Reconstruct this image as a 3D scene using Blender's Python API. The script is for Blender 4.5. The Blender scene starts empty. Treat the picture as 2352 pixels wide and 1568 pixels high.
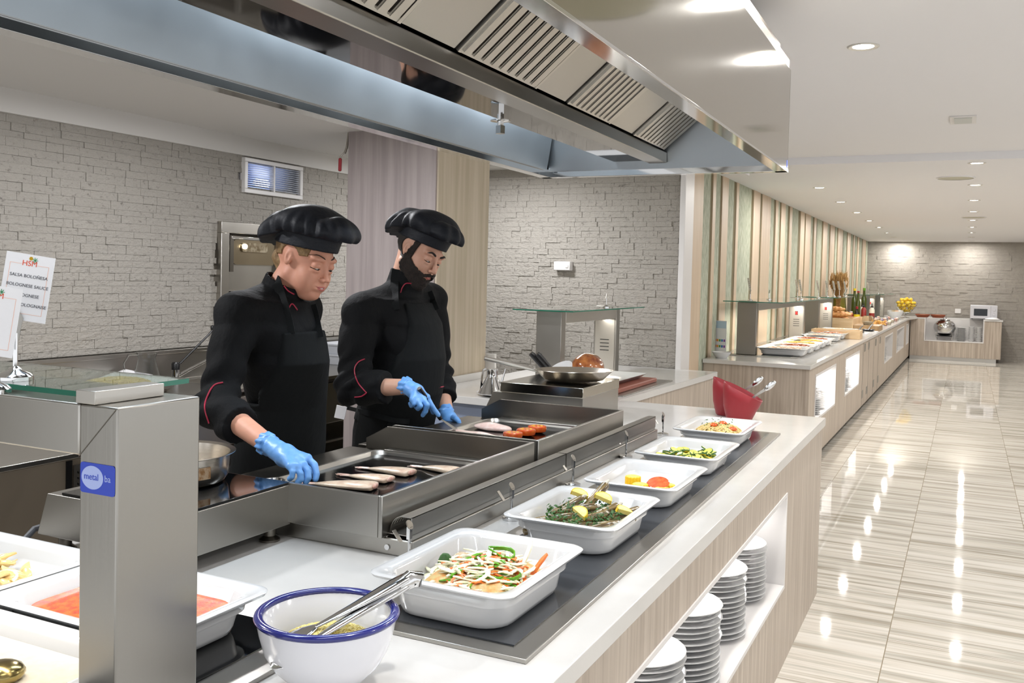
import bpy, math, random
import numpy as np
from mathutils import Vector, Matrix
PI = math.pi
scene = bpy.context.scene
C = scene.collection
# ---------------------------------------------------------------- camera
CAM = Vector((0, 0, 1.62))
YAW, PIT, ROL = math.radians(25.96), math.radians(1.998), math.radians(1.373)
F_PX, SHY = 2145.4, -76.66
def cam_axes():
    f = Vector((-math.sin(YAW), math.cos(YAW), 0)); r = Vector((math.cos(YAW), math.sin(YAW), 0)); u = Vector((0, 0, 1))
    f2 = f*math.cos(PIT) - u*math.sin(PIT); u2 = u*math.cos(PIT) + f*math.sin(PIT)
    r3 = r*math.cos(ROL) + u2*math.sin(ROL); u3 = u2*math.cos(ROL) - r*math.sin(ROL)
    return r3, u3, f2
AR, AU, AF = cam_axes()
cd = bpy.data.cameras.new('camera'); cam = bpy.data.objects.new('camera', cd); C.objects.link(cam)
cam.matrix_world = Matrix(((AR.x, AU.x, -AF.x, CAM.x), (AR.y, AU.y, -AF.y, CAM.y), (AR.z, AU.z, -AF.z, CAM.z), (0, 0, 0, 1)))
cd.sensor_width = 36; cd.lens = F_PX/2352*36; cd.shift_y = SHY/2352; cd.clip_start = .02; cd.clip_end = 200
scene.camera = cam
# ---------------------------------------------------------------- world, exposure
w = bpy.data.worlds.new('world'); scene.world = w; w.use_nodes = True
w.node_tree.nodes['Background'].inputs[0].default_value = (.955, .975, 1.0, 1); w.node_tree.nodes['Background'].inputs[1].default_value = 1.35
vs = scene.view_settings; vs.view_transform = 'Standard'; vs.look = 'None'; vs.gamma = 1; vs.use_curve_mapping = False; vs.exposure = 0.06
def area(name, loc, size, power, col=(1, 1, 1), rot=(0, 0, 0), size_y=None, spread=None):
    l = bpy.data.lights.new(name, 'AREA'); l.energy = power; l.color = col; l.size = size
    if size_y: l.shape = 'RECTANGLE'; l.size_y = size_y
    else: l.shape = 'DISK'
    if spread: l.spread = math.radians(spread)
    o = bpy.data.objects.new(name, l); C.objects.link(o); o.location = loc; o.rotation_euler = rot
    return o
# rows of recessed ceiling lamps over the aisle, and the fluorescent battens hidden inside the hood
LIGHTS_L = [(-1.41, 10.07+1.8*i) for i in range(8)]
LIGHTS_R = [(.03, 8.3+1.78*i) for i in range(9)]
LIGHTS_N = [(-.45, 4.38), (-.45, 3.45), (-.40, 1.5), (1.25, 4.4), (1.25, 2.5), (1.25, 6.2), (1.45, 9.2), (1.45, 12.7), (1.45, 16.3), (1.45, 20)]
for x, y in LIGHTS_L: area('ceiling_lamp_light', (x, y, 2.575), .09, 17, (1, .97, .92))
for x, y in LIGHTS_R: area('ceiling_lamp_light', (x, y, 2.575), .09, 15, (1, .975, .93))
for x, y in LIGHTS_N: area('ceiling_lamp_light', (x, y, 2.635 if y < 8 else 2.575), .09, 16, (1, .98, .95))
for y in (1.2, 2.3, 3.2): area('hood_lamp_light', (-1.46, y, 2.34), .10, 11, (.80, .90, 1), (0, math.radians(38), 0), .8)
for y in (.9, 1.5): area('hood_lamp_light', (-.725, y, 2.38), .04, 3.5, (.93, .96, 1), (0, 0, 0), .8)
for x, y in ((-3.1, 1.6), (-3.1, 3.6), (-3.3, 6.2)): area('kitchen_fill_light', (x, y, 2.49), .3, 40, (.96, .97, 1))  # fill lights added to brighten the dim kitchen side, no lamp fittings there
# ---------------------------------------------------------------- helpers
def at(px, py, d):
    return CAM + (AR*((px-1176)/F_PX) - AU*((py-784-SHY)/F_PX) + AF)*d
def ray(px, py): return AR*((px-1176)/F_PX) - AU*((py-784-SHY)/F_PX) + AF
def on_z(px, py, z): d = ray(px, py); return CAM + d*((z-CAM.z)/d.z)
def on_x(px, py, x): d = ray(px, py); return CAM + d*(x/d.x)
def on_y(px, py, y): d = ray(px, py); return CAM + d*(y/d.y)
def L(h):
    h = h.lstrip('#'); c = [int(h[i:i+2], 16)/255 for i in (0, 2, 4)]
    return tuple(((v+.055)/1.055)**2.4 if v > .04045 else v/12.92 for v in c)+(1,)
MATS = {}
def mat(name, col='888888', rough=.5, metal=0, spec=None, noise=None, bump=None, emit=None, alpha=None, trans=None, coat=0, ior=None, sss=0):
    """noise=(scale xyz, second colour, lo, hi); bump=(scale xyz, strength)"""
    m = bpy.data.materials.new(name); m.use_nodes = True; nt = m.node_tree; b = nt.nodes['Principled BSDF']
    c = L(col) if isinstance(col, str) else col
    b.inputs['Base Color'].default_value = c; b.inputs['Roughness'].default_value = rough; b.inputs['Metallic'].default_value = metal
    if spec is not None: b.inputs['Specular IOR Level'].default_value = spec
    if coat: b.inputs['Coat Weight'].default_value = coat; b.inputs['Coat Roughness'].default_value = .05
    if trans: b.inputs['Transmission Weight'].default_value = trans
    if ior: b.inputs['IOR'].default_value = ior
    if alpha is not None: b.inputs['Alpha'].default_value = alpha
    if sss: b.inputs['Subsurface Weight'].default_value = sss; b.inputs['Subsurface Radius'].default_value = (.012, .004, .002); b.inputs['Subsurface Scale'].default_value = 1
    if emit: b.inputs['Emission Color'].default_value = L(emit[0]); b.inputs['Emission Strength'].default_value = emit[1]
    tc = nt.nodes.new('ShaderNodeTexCoord')
    def nz(scale, detail=6, dist=0, rough=.6):
        mp = nt.nodes.new('ShaderNodeMapping'); mp.inputs['Scale'].default_value = scale
        n = nt.nodes.new('ShaderNodeTexNoise'); n.inputs['Scale'].default_value = 1; n.inputs['Detail'].default_value = detail
        n.inputs['Distortion'].default_value = dist; n.inputs['Roughness'].default_value = rough
        nt.links.new(tc.outputs['Object'], mp.inputs[0]); nt.links.new(mp.outputs[0], n.inputs['Vector']); return n
    if noise:
        n = nz(noise[0]); r = nt.nodes.new('ShaderNodeValToRGB')
        r.color_ramp.elements[0].position = noise[2]; r.color_ramp.elements[1].position = noise[3]
        r.color_ramp.elements[0].color = L(noise[1]); r.color_ramp.elements[1].color = c
        nt.links.new(n.outputs[0], r.inputs[0]); nt.links.new(r.outputs[0], b.inputs['Base Color'])
    if bump:
        n = nz(bump[0]); bp = nt.nodes.new('ShaderNodeBump'); bp.inputs['Strength'].default_value = bump[1]; bp.inputs['Distance'].default_value = bump[2] if len(bump) > 2 else .005
        nt.links.new(n.outputs[0], bp.inputs['Height']); nt.links.new(bp.outputs[0], b.inputs['Normal'])
    MATS[name] = m
    return m
def steel(name, col, rough, scale, lo=.75, strength=.08):
    m = mat(name, col, rough, 1, bump=(scale, strength, .002)); nt = m.node_tree; b = nt.nodes['Principled BSDF']
    tc = nt.nodes['Texture Coordinate']; mp = nt.nodes.new('ShaderNodeMapping'); mp.inputs['Scale'].default_value = (3, 3, 3)
    n = nt.nodes.new('ShaderNodeTexNoise'); n.inputs['Scale'].default_value = 1; n.inputs['Detail'].default_value = 4
    mr = nt.nodes.new('ShaderNodeMapRange'); mr.inputs['To Min'].default_value = rough*lo; mr.inputs['To Max'].default_value = rough*1.35
    nt.links.new(tc.outputs['Object'], mp.inputs[0]); nt.links.new(mp.outputs[0], n.inputs['Vector']); nt.links.new(n.outputs[0], mr.inputs['Value']); nt.links.new(mr.outputs[0], b.inputs['Roughness'])
    return m
def wood(name, c1, c2, sc=(38, 38, 1.2), rough=.45):
    return mat(name, c1, rough, 0, noise=(sc, c2, .38, .62), bump=((sc[0]*4, sc[1]*4, sc[2]*2), .05, .002))

class MB:
    """collects shapes; faces carry a material slot number"""
    def __init__(s): s.v = []; s.f = []; s.m = []; s.cur = 0
    def add(s, vs, fs):
        o = len(s.v); s.v += [tuple(v) for v in vs]; s.f += [tuple(i+o for i in f) for f in fs]; s.m += [s.cur]*len(fs); return s
    def box(s, x0, x1, y0, y1, z0, z1):
        return s.add([(x0, y0, z0), (x1, y0, z0), (x1, y1, z0), (x0, y1, z0), (x0, y0, z1), (x1, y0, z1), (x1, y1, z1), (x0, y1, z1)],
              [(0, 3, 2, 1), (4, 5, 6, 7), (0, 1, 5, 4), (1, 2, 6, 5), (2, 3, 7, 6), (3, 0, 4, 7)])
    def hexa(s, p):  # 8 points: bottom 4 ccw, top 4 ccw
        return s.add(p, [(0, 3, 2, 1), (4, 5, 6, 7), (0, 1, 5, 4), (1, 2, 6, 5), (2, 3, 7, 6), (3, 0, 4, 7)])
    def prism(s, pts, z0, z1):  # polygon in xy, ccw
        n = len(pts)
        return s.add([(x, y, z0) for x, y in pts]+[(x, y, z1) for x, y in pts], [tuple(range(n-1, -1, -1)), tuple(range(n, 2*n))]+[(i, (i+1) % n, n+(i+1) % n, n+i) for i in range(n)])
    def prism_y(s, pts, y0, y1):  # polygon in xz extruded along y
        n = len(pts)
        return s.add([(x, y0, z) for x, z in pts]+[(x, y1, z) for x, z in pts], [tuple(range(n)), tuple(range(2*n-1, n-1, -1))]+[((i+1) % n, i, n+i, n+(i+1) % n) for i in range(n)])
    def loft(s, rings, cap0=True, cap1=True, closed=True):
        n = len(rings[0]); vs = [p for r in rings for p in r]; fs = []
        for k in range(len(rings)-1):
            for i in range(n if closed else n-1):
                j = (i+1) % n; fs.append((k*n+i, k*n+j, (k+1)*n+j, (k+1)*n+i))
        if cap0: fs.append(tuple(range(n-1, -1, -1)))
        if cap1: fs.append(tuple(range((len(rings)-1)*n, len(rings)*n)))
        return s.add(vs, fs)
    def lathe(s, prof, c=(0, 0, 0), n=32, cap0=True, cap1=True):
        return s.loft([[(c[0]+r*math.cos(2*PI*i/n), c[1]+r*math.sin(2*PI*i/n), c[2]+z) for i in range(n)] for r, z in prof], cap0, cap1)
    def tube(s, pts, r, n=10, cap=True):
        pts = [Vector(p) for p in pts]; rr = r if isinstance(r, (list, tuple)) else [r]*len(pts); rings = []
        t0 = (pts[1]-pts[0]).normalized(); a = t0.orthogonal().normalized()
        for i, p in enumerate(pts):
            t = (pts[min(i+1, len(pts)-1)]-pts[max(i-1, 0)]).normalized(); a = (a-t*a.dot(t)).normalized(); b = t.cross(a)
            rings.append([p+(a*math.cos(2*PI*k/n)+b*math.sin(2*PI*k/n))*rr[i] for k in range(n)])
        return s.loft(rings, cap, cap)
    def sweep(s, pts, w, h, up=(0, 0, 1)):  # rectangular strip along pts
        pts = [Vector(p) for p in pts]; up = Vector(up); rings = []
        ww = w if isinstance(w, (list, tuple)) else [w]*len(pts)
        for i, p in enumerate(pts):
            t = (pts[min(i+1, len(pts)-1)]-pts[max(i-1, 0)]).normalized(); a = t.cross(up)
            a = a.normalized() if a.length > 1e-6 else Vector((1, 0, 0)); b = a.cross(t)
            rings.append([p-a*ww[i]/2-b*h/2, p+a*ww[i]/2-b*h/2, p+a*ww[i]/2+b*h/2, p-a*ww[i]/2+b*h/2])
        return s.loft(rings)
    def esweep(s, pts, w, h, up=(0, 0, 1), n=16):
        pts = [Vector(p) for p in pts]; up = Vector(up); rings = []
        for i, p in enumerate(pts):
            t = (pts[min(i+1, len(pts)-1)]-pts[max(i-1, 0)]).normalized(); a = t.cross(up).normalized(); b = a.cross(t)
            rings.append([p+a*w[i]/2*math.cos(2*PI*k/n)+b*h[i]/2*math.sin(2*PI*k/n) for k in range(n)])
        return s.loft(rings)
    def ball(s, c, r, n=14, m=9):
        r = r if isinstance(r, (list, tuple)) else (r, r, r)
        rings = [[(c[0]+r[0]*math.sin(PI*k/m)*math.cos(2*PI*i/n), c[1]+r[1]*math.sin(PI*k/m)*math.sin(2*PI*i/n), c[2]-r[2]*math.cos(PI*k/m)) for i in range(n)] for k in range(1, m)]
        return s.loft(rings)
    def xf(s, M, start=0):
        s.v = s.v[:start]+[tuple(M @ Vector(p)) for p in s.v[start:]]; return s
def rrect(w, l, r, z, n=5, cx=0, cy=0):
    out = []
    for qx, qy, a in ((1, 1, 0), (-1, 1, 90), (-1, -1, 180), (1, -1, 270)):
        for k in range(n+1):
            t = math.radians(a+90*k/n); out.append((cx+qx*(w/2-r)+r*math.cos(t), cy+qy*(l/2-r)+r*math.sin(t), z))
    return out
def link(name, mesh, mats, parent=None, smooth=None, bevel=0, off=None, sub=0):
    o = bpy.data.objects.new(name, mesh); C.objects.link(o)
    for m in (mats if isinstance(mats, (list, tuple)) else [mats]): mesh.materials.append(m)
    if parent is not None: o.parent = parent
    if smooth: mesh.polygons.foreach_set('use_smooth', [True]*len(mesh.polygons)); mesh.set_sharp_from_angle(angle=math.radians(smooth))
    if bevel:
        b = o.modifiers.new('bevel', 'BEVEL'); b.width = bevel; b.segments = 2; b.limit_method = 'ANGLE'; b.angle_limit = math.radians(40)
    if sub: s = o.modifiers.new('sub', 'SUBSURF'); s.levels = sub; s.render_levels = sub
    return o
def wpos(o):
    p = Vector((0, 0, 0))
    while o is not None: p += o.location; o = o.parent
    return p
def part(name, mb, mats, parent, smooth=35, bevel=0, w=True, sub=0, label=None):
    """w=True: shape is given in world metres and moved into the parent's frame"""
    vs = mb.v
    if w and parent is not None:
        o = wpos(parent); vs = [(x-o.x, y-o.y, z-o.z) for x, y, z in vs]
    me = bpy.data.meshes.new(name); me.from_pydata(vs, [], mb.f)
    if any(mb.m): me.polygons.foreach_set('material_index', mb.m)
    ob = link(name, me, mats, parent, smooth, bevel, sub=sub)
    if label: ob['label'] = label
    return ob
def tag(o, label, cat, group=None, kind=None):
    o['label'] = label; o['category'] = cat
    if group: o['group'] = group
    if kind: o['kind'] = kind
    return o
def thing(name, label, cat, loc=(0, 0, 0), rz=0, group=None):
    o = bpy.data.objects.new(name, None); C.objects.link(o); o.location = loc; o.rotation_euler = (0, 0, rz); o.empty_display_size = .05
    return tag(o, label, cat, group)
def solo(name, mb, mats, label, cat, group=None, kind=None, loc=(0, 0, 0), rz=0, smooth=35, bevel=0, sub=0, w=False):
    if w: mb.v = [(x-loc[0], y-loc[1], z-loc[2]) for x, y, z in mb.v]
    o = part(name, mb, mats, None, smooth, bevel, sub=sub); o.location = loc; o.rotation_euler = (0, 0, rz)
    return tag(o, label, cat, group, kind)
def struct(name, mb, mats, smooth=None, bevel=0, label=None):
    o = part(name, mb, mats, None, smooth, bevel); o['kind'] = 'structure'
    if label: o['label'] = label
    return o
def dup(root, loc, rz=None, label=None, group=None, rot=None, scale=None):
    r = root.copy(); C.objects.link(r); r.location = loc
    if rz is not None: r.rotation_euler = (0, 0, rz)
    if rot is not None: r.rotation_euler = rot
    if scale: r.scale = scale
    if label: r['label'] = label
    if group: r['group'] = group
    for ch in list(root.children):
        c = ch.copy(); C.objects.link(c); c.parent = r
        for g in list(ch.children):
            d = g.copy(); C.objects.link(d); d.parent = c
    return r
def text(s, size, M, m, parent, name='lettering', ext=.0003, align='CENTER'):
    cu = bpy.data.curves.new(name, 'FONT'); cu.body = s; cu.size = size; cu.extrude = ext; cu.align_x = align; cu.align_y = 'CENTER'; cu.resolution_u = 3
    o = bpy.data.objects.new(name, cu); C.objects.link(o); cu.materials.append(m)
    bpy.context.view_layer.update(); me = bpy.data.meshes.new_from_object(o); C.objects.unlink(o); bpy.data.objects.remove(o)
    me.name = name; o = bpy.data.objects.new(name, me); C.objects.link(o)
    M = Matrix.Translation(-wpos(parent)) @ M; me.transform(M); o.parent = parent
    return o
def frame(origin, xdir, ydir):
    x = Vector(xdir).normalized(); y = Vector(ydir); y = (y-x*y.dot(x)).normalized(); z = x.cross(y); o = Vector(origin)
    return Matrix(((x.x, y.x, z.x, o.x), (x.y, y.y, z.y, o.y), (x.z, y.z, z.z, o.z), (0, 0, 0, 1)))
# ---------------------------------------------------------------- implicit surfaces -> mesh
def cap_(P, a, b, ra, rb=None):
    rb = ra if rb is None else rb; a = np.array(a, float); b = np.array(b, float); ba = b-a
    pa = P-a; h = np.clip((pa@ba)/(ba@ba), 0, 1); return np.linalg.norm(pa-h[:, None]*ba, axis=1)-(ra+(rb-ra)*h)
def ell_(P, c, r, M=None):
    q = P-np.array(c, float)
    if M is not None: q = q@M   # columns of M are the local axes
    r = np.array(r, float); k0 = np.linalg.norm(q/r, axis=1); k1 = np.linalg.norm(q/(r*r), axis=1); return k0*(k0-1)/np.maximum(k1, 1e-9)
def su(a, b, k): h = np.clip(.5+.5*(b-a)/k, 0, 1); return b+(a-b)*h-k*h*(1-h)
def ss(a, b, k): return -su(-a, b, k)  # a minus b
def si(a, b, k): return -su(-a, -b, k)
_r = np.random.RandomState(5); _D = _r.normal(size=(10, 3)); _D /= np.linalg.norm(_D, axis=1)[:, None]; _PH = _r.uniform(0, 6.28, 10)
def wav(P, s, n=6):
    o = 0
    for i in range(n):
        o = o+np.sin(P@_D[i]*s*(1+.35*i)+_PH[i]+1.3*np.sin(P@_D[(i+3) % 10]*s*.7))/(1+.35*i)
    return o/3
def net(fn, lo, hi, h):
    lo = np.array(lo, float); hi = np.array(hi, float); n = np.ceil((hi-lo)/h).astype(int)+1
    ax = [lo[i]+h*np.arange(n[i]) for i in range(3)]
    D = np.empty(n, np.float32)
    YY, ZZ = np.meshgrid(ax[1], ax[2], indexing='ij')
    st = max(1, int(300000/(n[1]*n[2])))
    for i in range(0, n[0], st):
        xs = ax[0][i:i+st]; P = np.empty((len(xs), n[1], n[2], 3)); P[..., 0] = xs[:, None, None]; P[..., 1] = YY; P[..., 2] = ZZ
        D[i:i+st] = fn(P.reshape(-1, 3)).reshape(len(xs), n[1], n[2])
    S = D < 0; nx, ny, nz = n
    acc = np.zeros((nx-1, ny-1, nz-1, 3)); cnt = np.zeros((nx-1, ny-1, nz-1))
    for axi in range(3):
        sl0 = [slice(None)]*3; sl1 = [slice(None)]*3; sl0[axi] = slice(0, -1); sl1[axi] = slice(1, None)
        d0 = D[tuple(sl0)]; d1 = D[tuple(sl1)]; cr = (d0 < 0) != (d1 < 0); I = np.argwhere(cr); t = d0[cr]/(d0[cr]-d1[cr])
        pos = I.astype(float); pos[:, axi] += t; o = [a for a in range(3) if a != axi]
        for da in (0, -1):
            for db in (0, -1):
                J = I.copy(); J[:, o[0]] += da; J[:, o[1]] += db
                ok = ((J >= 0) & (J < np.array([nx-1, ny-1, nz-1]))).all(1)
                np.add.at(acc, tuple(J[ok].T), pos[ok]); np.add.at(cnt, tuple(J[ok].T), 1)
    act = cnt > 0; idx = -np.ones(act.shape, int); idx[act] = np.arange(act.sum()); V = acc[act]/cnt[act][:, None]*h+lo
    Fc = []
    for axi in range(3):
        sl0 = [slice(None)]*3; sl1 = [slice(None)]*3; sl0[axi] = slice(0, -1); sl1[axi] = slice(1, None)
        s0 = S[tuple(sl0)]; s1 = S[tuple(sl1)]; I = np.argwhere(s0 != s1); u, v = (axi+1) % 3, (axi+2) % 3
        I = I[(I[:, u] > 0) & (I[:, v] > 0) & (I[:, u] < n[u]-1) & (I[:, v] < n[v]-1)]
        q = []
        for du, dv in ((-1, -1), (0, -1), (0, 0), (-1, 0)):
            J = I.copy(); J[:, u] += du; J[:, v] += dv; q.append(idx[tuple(J.T)])
        q = np.stack(q, 1); fl = s0[tuple(I.T)]; q[~fl] = q[~fl][:, ::-1]; Fc.append(q)
    return V, np.concatenate(Fc)
def netmesh(fns):
    """fns: list of (fn, lo, hi, h) -> an MB"""
    mb = MB()
    for fn, lo, hi, h in fns:
        V, Q = net(fn, lo, hi, h); mb.add(V.tolist(), Q.tolist())
    return mb
# ---------------------------------------------------------------- materials
ST = steel('steel_brushed', 'b8b4ad', .30, (4, 4, 160), .85, .03)
STH = steel('steel_brushed_level', 'aca9a3', .27, (160, 4, 160), .9, .02)
STV = steel('steel_post', '9b9892', .30, (140, 140, 3))
STB = steel('steel_hood', 'b4b0a7', .13, (3, 60, 3), .7, .002)
STO = steel('steel_hood_outer', 'b4b0a7', .075, (3, 60, 3), .7, .002)
STI = steel('steel_liner', '9aa0a4', .36, (3, 120, 3), .7, .02)
MIR = steel('steel_mirror', '7d7974', .045, (3, 3, 3), .7, .01)
CHR = mat('chrome', 'd8d8d8', .08, 1)
DST = steel('steel_dark', '77726a', .33, (120, 3, 120))
WHT = mat('white_worktop', 'cbc9c6', .14, noise=((6, 6, 6), 'c6c4c1', .3, .7))
CER = mat('white_ceramic', 'd0d0d0', .10, coat=.3)
NIC = mat('white_lining', 'd6d3d1', .35)
PLA = mat('ceiling_paint', 'e3e2e4', .75)
PLK = mat('kitchen_ceiling_paint', 'd0cdc9', .75)
BLK = mat('black_plastic', '101012', .35)
GLK = mat('black_glass', '0b0c0e', .06, noise=((30, 30, 30), '060708', .4, .6))
GGR = mat('grey_glass_plate', '33363b', .12)
WD1 = wood('oak_laminate', 'bdb0a2', 'a39587')
WD2 = wood('mauve_oak_laminate', 'a09694', '8f8584', (22, 22, .8))
WD3 = wood('tan_oak_laminate', 'bcaf9c', 'ab9e88', (22, 22, .8))
WD4 = wood('slat_oak', 'c9b49c', 'bca68c')
WDC = wood('crate_pine', 'dcc09a', 'cfae84', (3, 30, 30))
WDB = wood('bamboo', 'a98a63', '93744e', (30, 30, 3))
GRN = mat('green_plaster', 'b4b6a4', .8, noise=((60, 60, 12), '8f9581', .4, .6), bump=((90, 90, 20), .3))
OLV = mat('olive_backing', '6f6548', .8)
STN = mat('split_stone', 'a29d95', .9, noise=((30, 30, 40), '79746d', .27, .42), bump=((34, 34, 60), .8, .018))
STN2 = mat('split_stone_pale', '9f9a92', .88, noise=((14, 14, 14), '97918a', .3, .62), bump=((40, 40, 60), .6, .01))
FRD = mat('fridge_brown_steel', '857a6c', .5, .1)
BLP = mat('blue_grey_panel', '8d97ad', .4)
GLS = mat('green_edge_glass', 'cfe5dc', .0, trans=1, ior=1.3)
GLE = mat('glass_edge', '1f6a55', .12)
GLC = mat('clear_glass', 'f4f6f6', .02, trans=1, ior=1.25)
EMI = mat('lamp_lens', 'ffffff', emit=('fff3e0', 28))
RED = mat('red_plastic', '8c1f27', .42)
RDG = mat('red_switch', 'd0161a', .3, emit=('ff2a1a', 1.2))
PAP = mat('white_card', 'e9e8ea', .5)
INK = mat('grey_ink', '55555c', .6)
def marble():
    m = bpy.data.materials.new('striped_marble'); m.use_nodes = True; nt = m.node_tree; b = nt.nodes['Principled BSDF']; N = nt.nodes.new; K = nt.links.new
    tc = N('ShaderNodeTexCoord'); rot = N('ShaderNodeMapping'); rot.inputs['Rotation'].default_value = (0, 0, 0); rot.inputs['Location'].default_value = (.27, .10, 0)
    K(tc.outputs['Object'], rot.inputs[0])
    sp = N('ShaderNodeSeparateXYZ'); K(rot.outputs[0], sp.inputs[0]); cb = N('ShaderNodeCombineXYZ'); K(sp.outputs['Y'], cb.inputs['X']); K(sp.outputs['X'], cb.inputs['Y'])
    br = N('ShaderNodeTexBrick'); br.inputs['Scale'].default_value = 1; br.inputs['Brick Width'].default_value = 1.33; br.inputs['Row Height'].default_value = .67; br.inputs['Mortar Size'].default_value = .0022; br.inputs['Mortar Smooth'].default_value = .2
    br.inputs['Color1'].default_value = (0, 0, 0, 1); br.inputs['Color2'].default_value = (1, 1, 1, 1); br.inputs['Mortar'].default_value = (.5, .5, .5, 1); K(cb.outputs[0], br.inputs['Vector'])
    ad = N('ShaderNodeVectorMath'); ad.operation = 'MULTIPLY_ADD'; ad.inputs[1].default_value = (7, 5, 0); K(br.outputs['Color'], ad.inputs[0]); K(tc.outputs['Object'], ad.inputs[2])
    def nz(sc, det, dist):
        mp = N('ShaderNodeMapping'); mp.inputs['Scale'].default_value = sc; K(ad.outputs[0], mp.inputs[0]); n = N('ShaderNodeTexNoise'); n.inputs['Scale'].default_value = 1; n.inputs['Detail'].default_value = det; n.inputs['Distortion'].default_value = dist; K(mp.outputs[0], n.inputs['Vector']); return n
    n1 = nz((.9, 13, 1), 9, .35); r1 = N('ShaderNodeValToRGB'); e = r1.color_ramp.elements; e[0].position = .30; e[0].color = L('a39a8a'); e[1].position = .62; e[1].color = L('dad6ce')
    x = r1.color_ramp.elements.new(.42); x.color = L('bab6ac'); x = r1.color_ramp.elements.new(.50); x.color = L('d3cdc3'); K(n1.outputs[0], r1.inputs[0])
    n2 = nz((.5, 40, 1), 5, .2); r2 = N('ShaderNodeValToRGB'); r2.color_ramp.elements[0].position = .33; r2.color_ramp.elements[0].color = L('b5ad9c'); r2.color_ramp.elements[1].position = .5; r2.color_ramp.elements[1].color = (1, 1, 1, 1); K(n2.outputs[0], r2.inputs[0])
    mx = N('ShaderNodeMix'); mx.data_type = 'RGBA'; mx.blend_type = 'MULTIPLY'; mx.inputs['Factor'].default_value = .55; K(r1.outputs[0], mx.inputs['A']); K(r2.outputs[0], mx.inputs['B'])
    m2 = N('ShaderNodeMix'); m2.data_type = 'RGBA'; m2.inputs['B'].default_value = L('8d816c'); K(br.outputs['Fac'], m2.inputs['Factor']); K(mx.outputs['Result'], m2.inputs['A']); K(m2.outputs['Result'], b.inputs['Base Color'])
    b.inputs['Roughness'].default_value = .035; return m
MARB = marble()
# ---------------------------------------------------------------- the setting
struct('floor', MB().box(-5.6, 4.2, -2, 24, -.1, 0), MARB)
ce = MB(); ce.box(-1.72, 4.2, -2, 8.08, 2.66, 2.76); ce.box(-2.35, 4.2, 8.08, 24, 2.60, 2.76); ce.box(-2.35, -1.72, 6.9, 8.08, 2.60, 2.76)
ce.cur = 1; ce.box(-5.0, -1.72, -2, 7.4, 2.52, 2.60); ce.cur = 0; ce.box(-1.74, -1.71, -2, 8.08, 2.52, 2.70)
struct('ceiling', ce, [PLA, PLK])
def bricks(u0, u1, z0, z1, bl, bh, put, seed, depth=.014, skip=None):
    """split-face stone: put(u, d, z) gives a world point, d outwards"""
    rnd = random.Random(seed); mb = MB(); z = z0; row = 0
    while z < z1-1e-4:
        h = min(bh*rnd.uniform(.72, 1.28), z1-z)
        if z1-z-h < bh*.3: h = z1-z
        u = u0-rnd.uniform(0, bl)
        while u < u1:
            l = bl*rnd.choice((.55, .8, 1, 1, 1.25, 1.5)); a, b = max(u, u0)+.0006, min(u+l, u1)-.0006; u += l
            if b <= a: continue
            if skip and skip((a+b)/2, z+h/2): continue
            d = [rnd.uniform(.15, 1)*depth*.8 for _ in range(1)]*4; d = [x+rnd.uniform(-.12, .12)*depth for x in d]
            zz0, zz1 = z+.0005, z+h-.0005
            p = [put(a, -.03, zz0), put(b, -.03, zz0), put(b, -.03, zz1), put(a, -.03, zz1), put(a, d[0], zz0), put(b, d[1], zz0), put(b, d[2], zz1), put(a, d[3], zz1)]
            mb.add(p, [(4, 5, 6, 7), (0, 1, 5, 4), (1, 2, 6, 5), (2, 3, 7, 6), (3, 0, 4, 7)])
        z += h; row += 1
    return mb
WX = -4.5
OV = (4.75, 5.42, 1.0, 1.925)     # oven recess on the kitchen wall: y0 y1 z0 z1
VT = (4.975, 5.555, 2.165, 2.365)
def in_(y, z): return (OV[0]-.01 < y < OV[1]+.01 and OV[2] < z < OV[3]) or (VT[0] < y < VT[1] and VT[2] < z < VT[3])
m = bricks(2.3, 7.15, 1.11, 2.40, .105, .043, lambda u, d, z: (WX+d, u, z), 1, .013, in_)
m.box(WX-.15, WX-.02, -2, OV[0]-.01, 0, 2.52); m.box(WX-.15, WX-.02, OV[1]+.01, 7.5, 0, 2.165); m.box(WX-.15, WX-.02, OV[0]-.01, OV[1]+.01, 0, 1.0); m.box(WX-.15, WX-.02, OV[0]-.01, OV[1]+.01, 1.925, 2.165)
m.box(WX-.15, WX-.02, OV[1]+.01, 7.5, 2.165, 2.52); m.box(WX-.15, WX-.02, OV[0]-.01, VT[0], 2.165, 2.52); m.box(WX-.15, WX-.02, VT[0], OV[1]+.01, 2.37, 2.52)
struct('wall_left', m, STN)
struct('trim_1', MB().box(WX-.1, WX+.035, -2, 7.15, 2.395, 2.53), PLK)
m = bricks(-4.5, -2.02, .0, 2.45, .088, .043, lambda u, d, z: (u, 7.15-d, z), 2, .014); m.box(-4.7, -2.03, 7.17, 7.35, 0, 2.6)
struct('wall_back', m, STN)
struct('trim_2', MB().box(-2.03, -1.985, 7.10, 7.35, 0, 2.6), NIC, bevel=.006)
m = bricks(-2.3, 4.2, 0, 2.60, .20, .062, lambda u, d, z: (u, 23.0-d, z), 3, .018); m.box(-2.4, 4.3, 23.02, 23.2, 0, 2.7)
struct('wall_far', m, STN2)
struct('wall_right', MB().box(4.1, 4.2, 8.2, 23.1, 0, 2.6), PLA)
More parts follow.
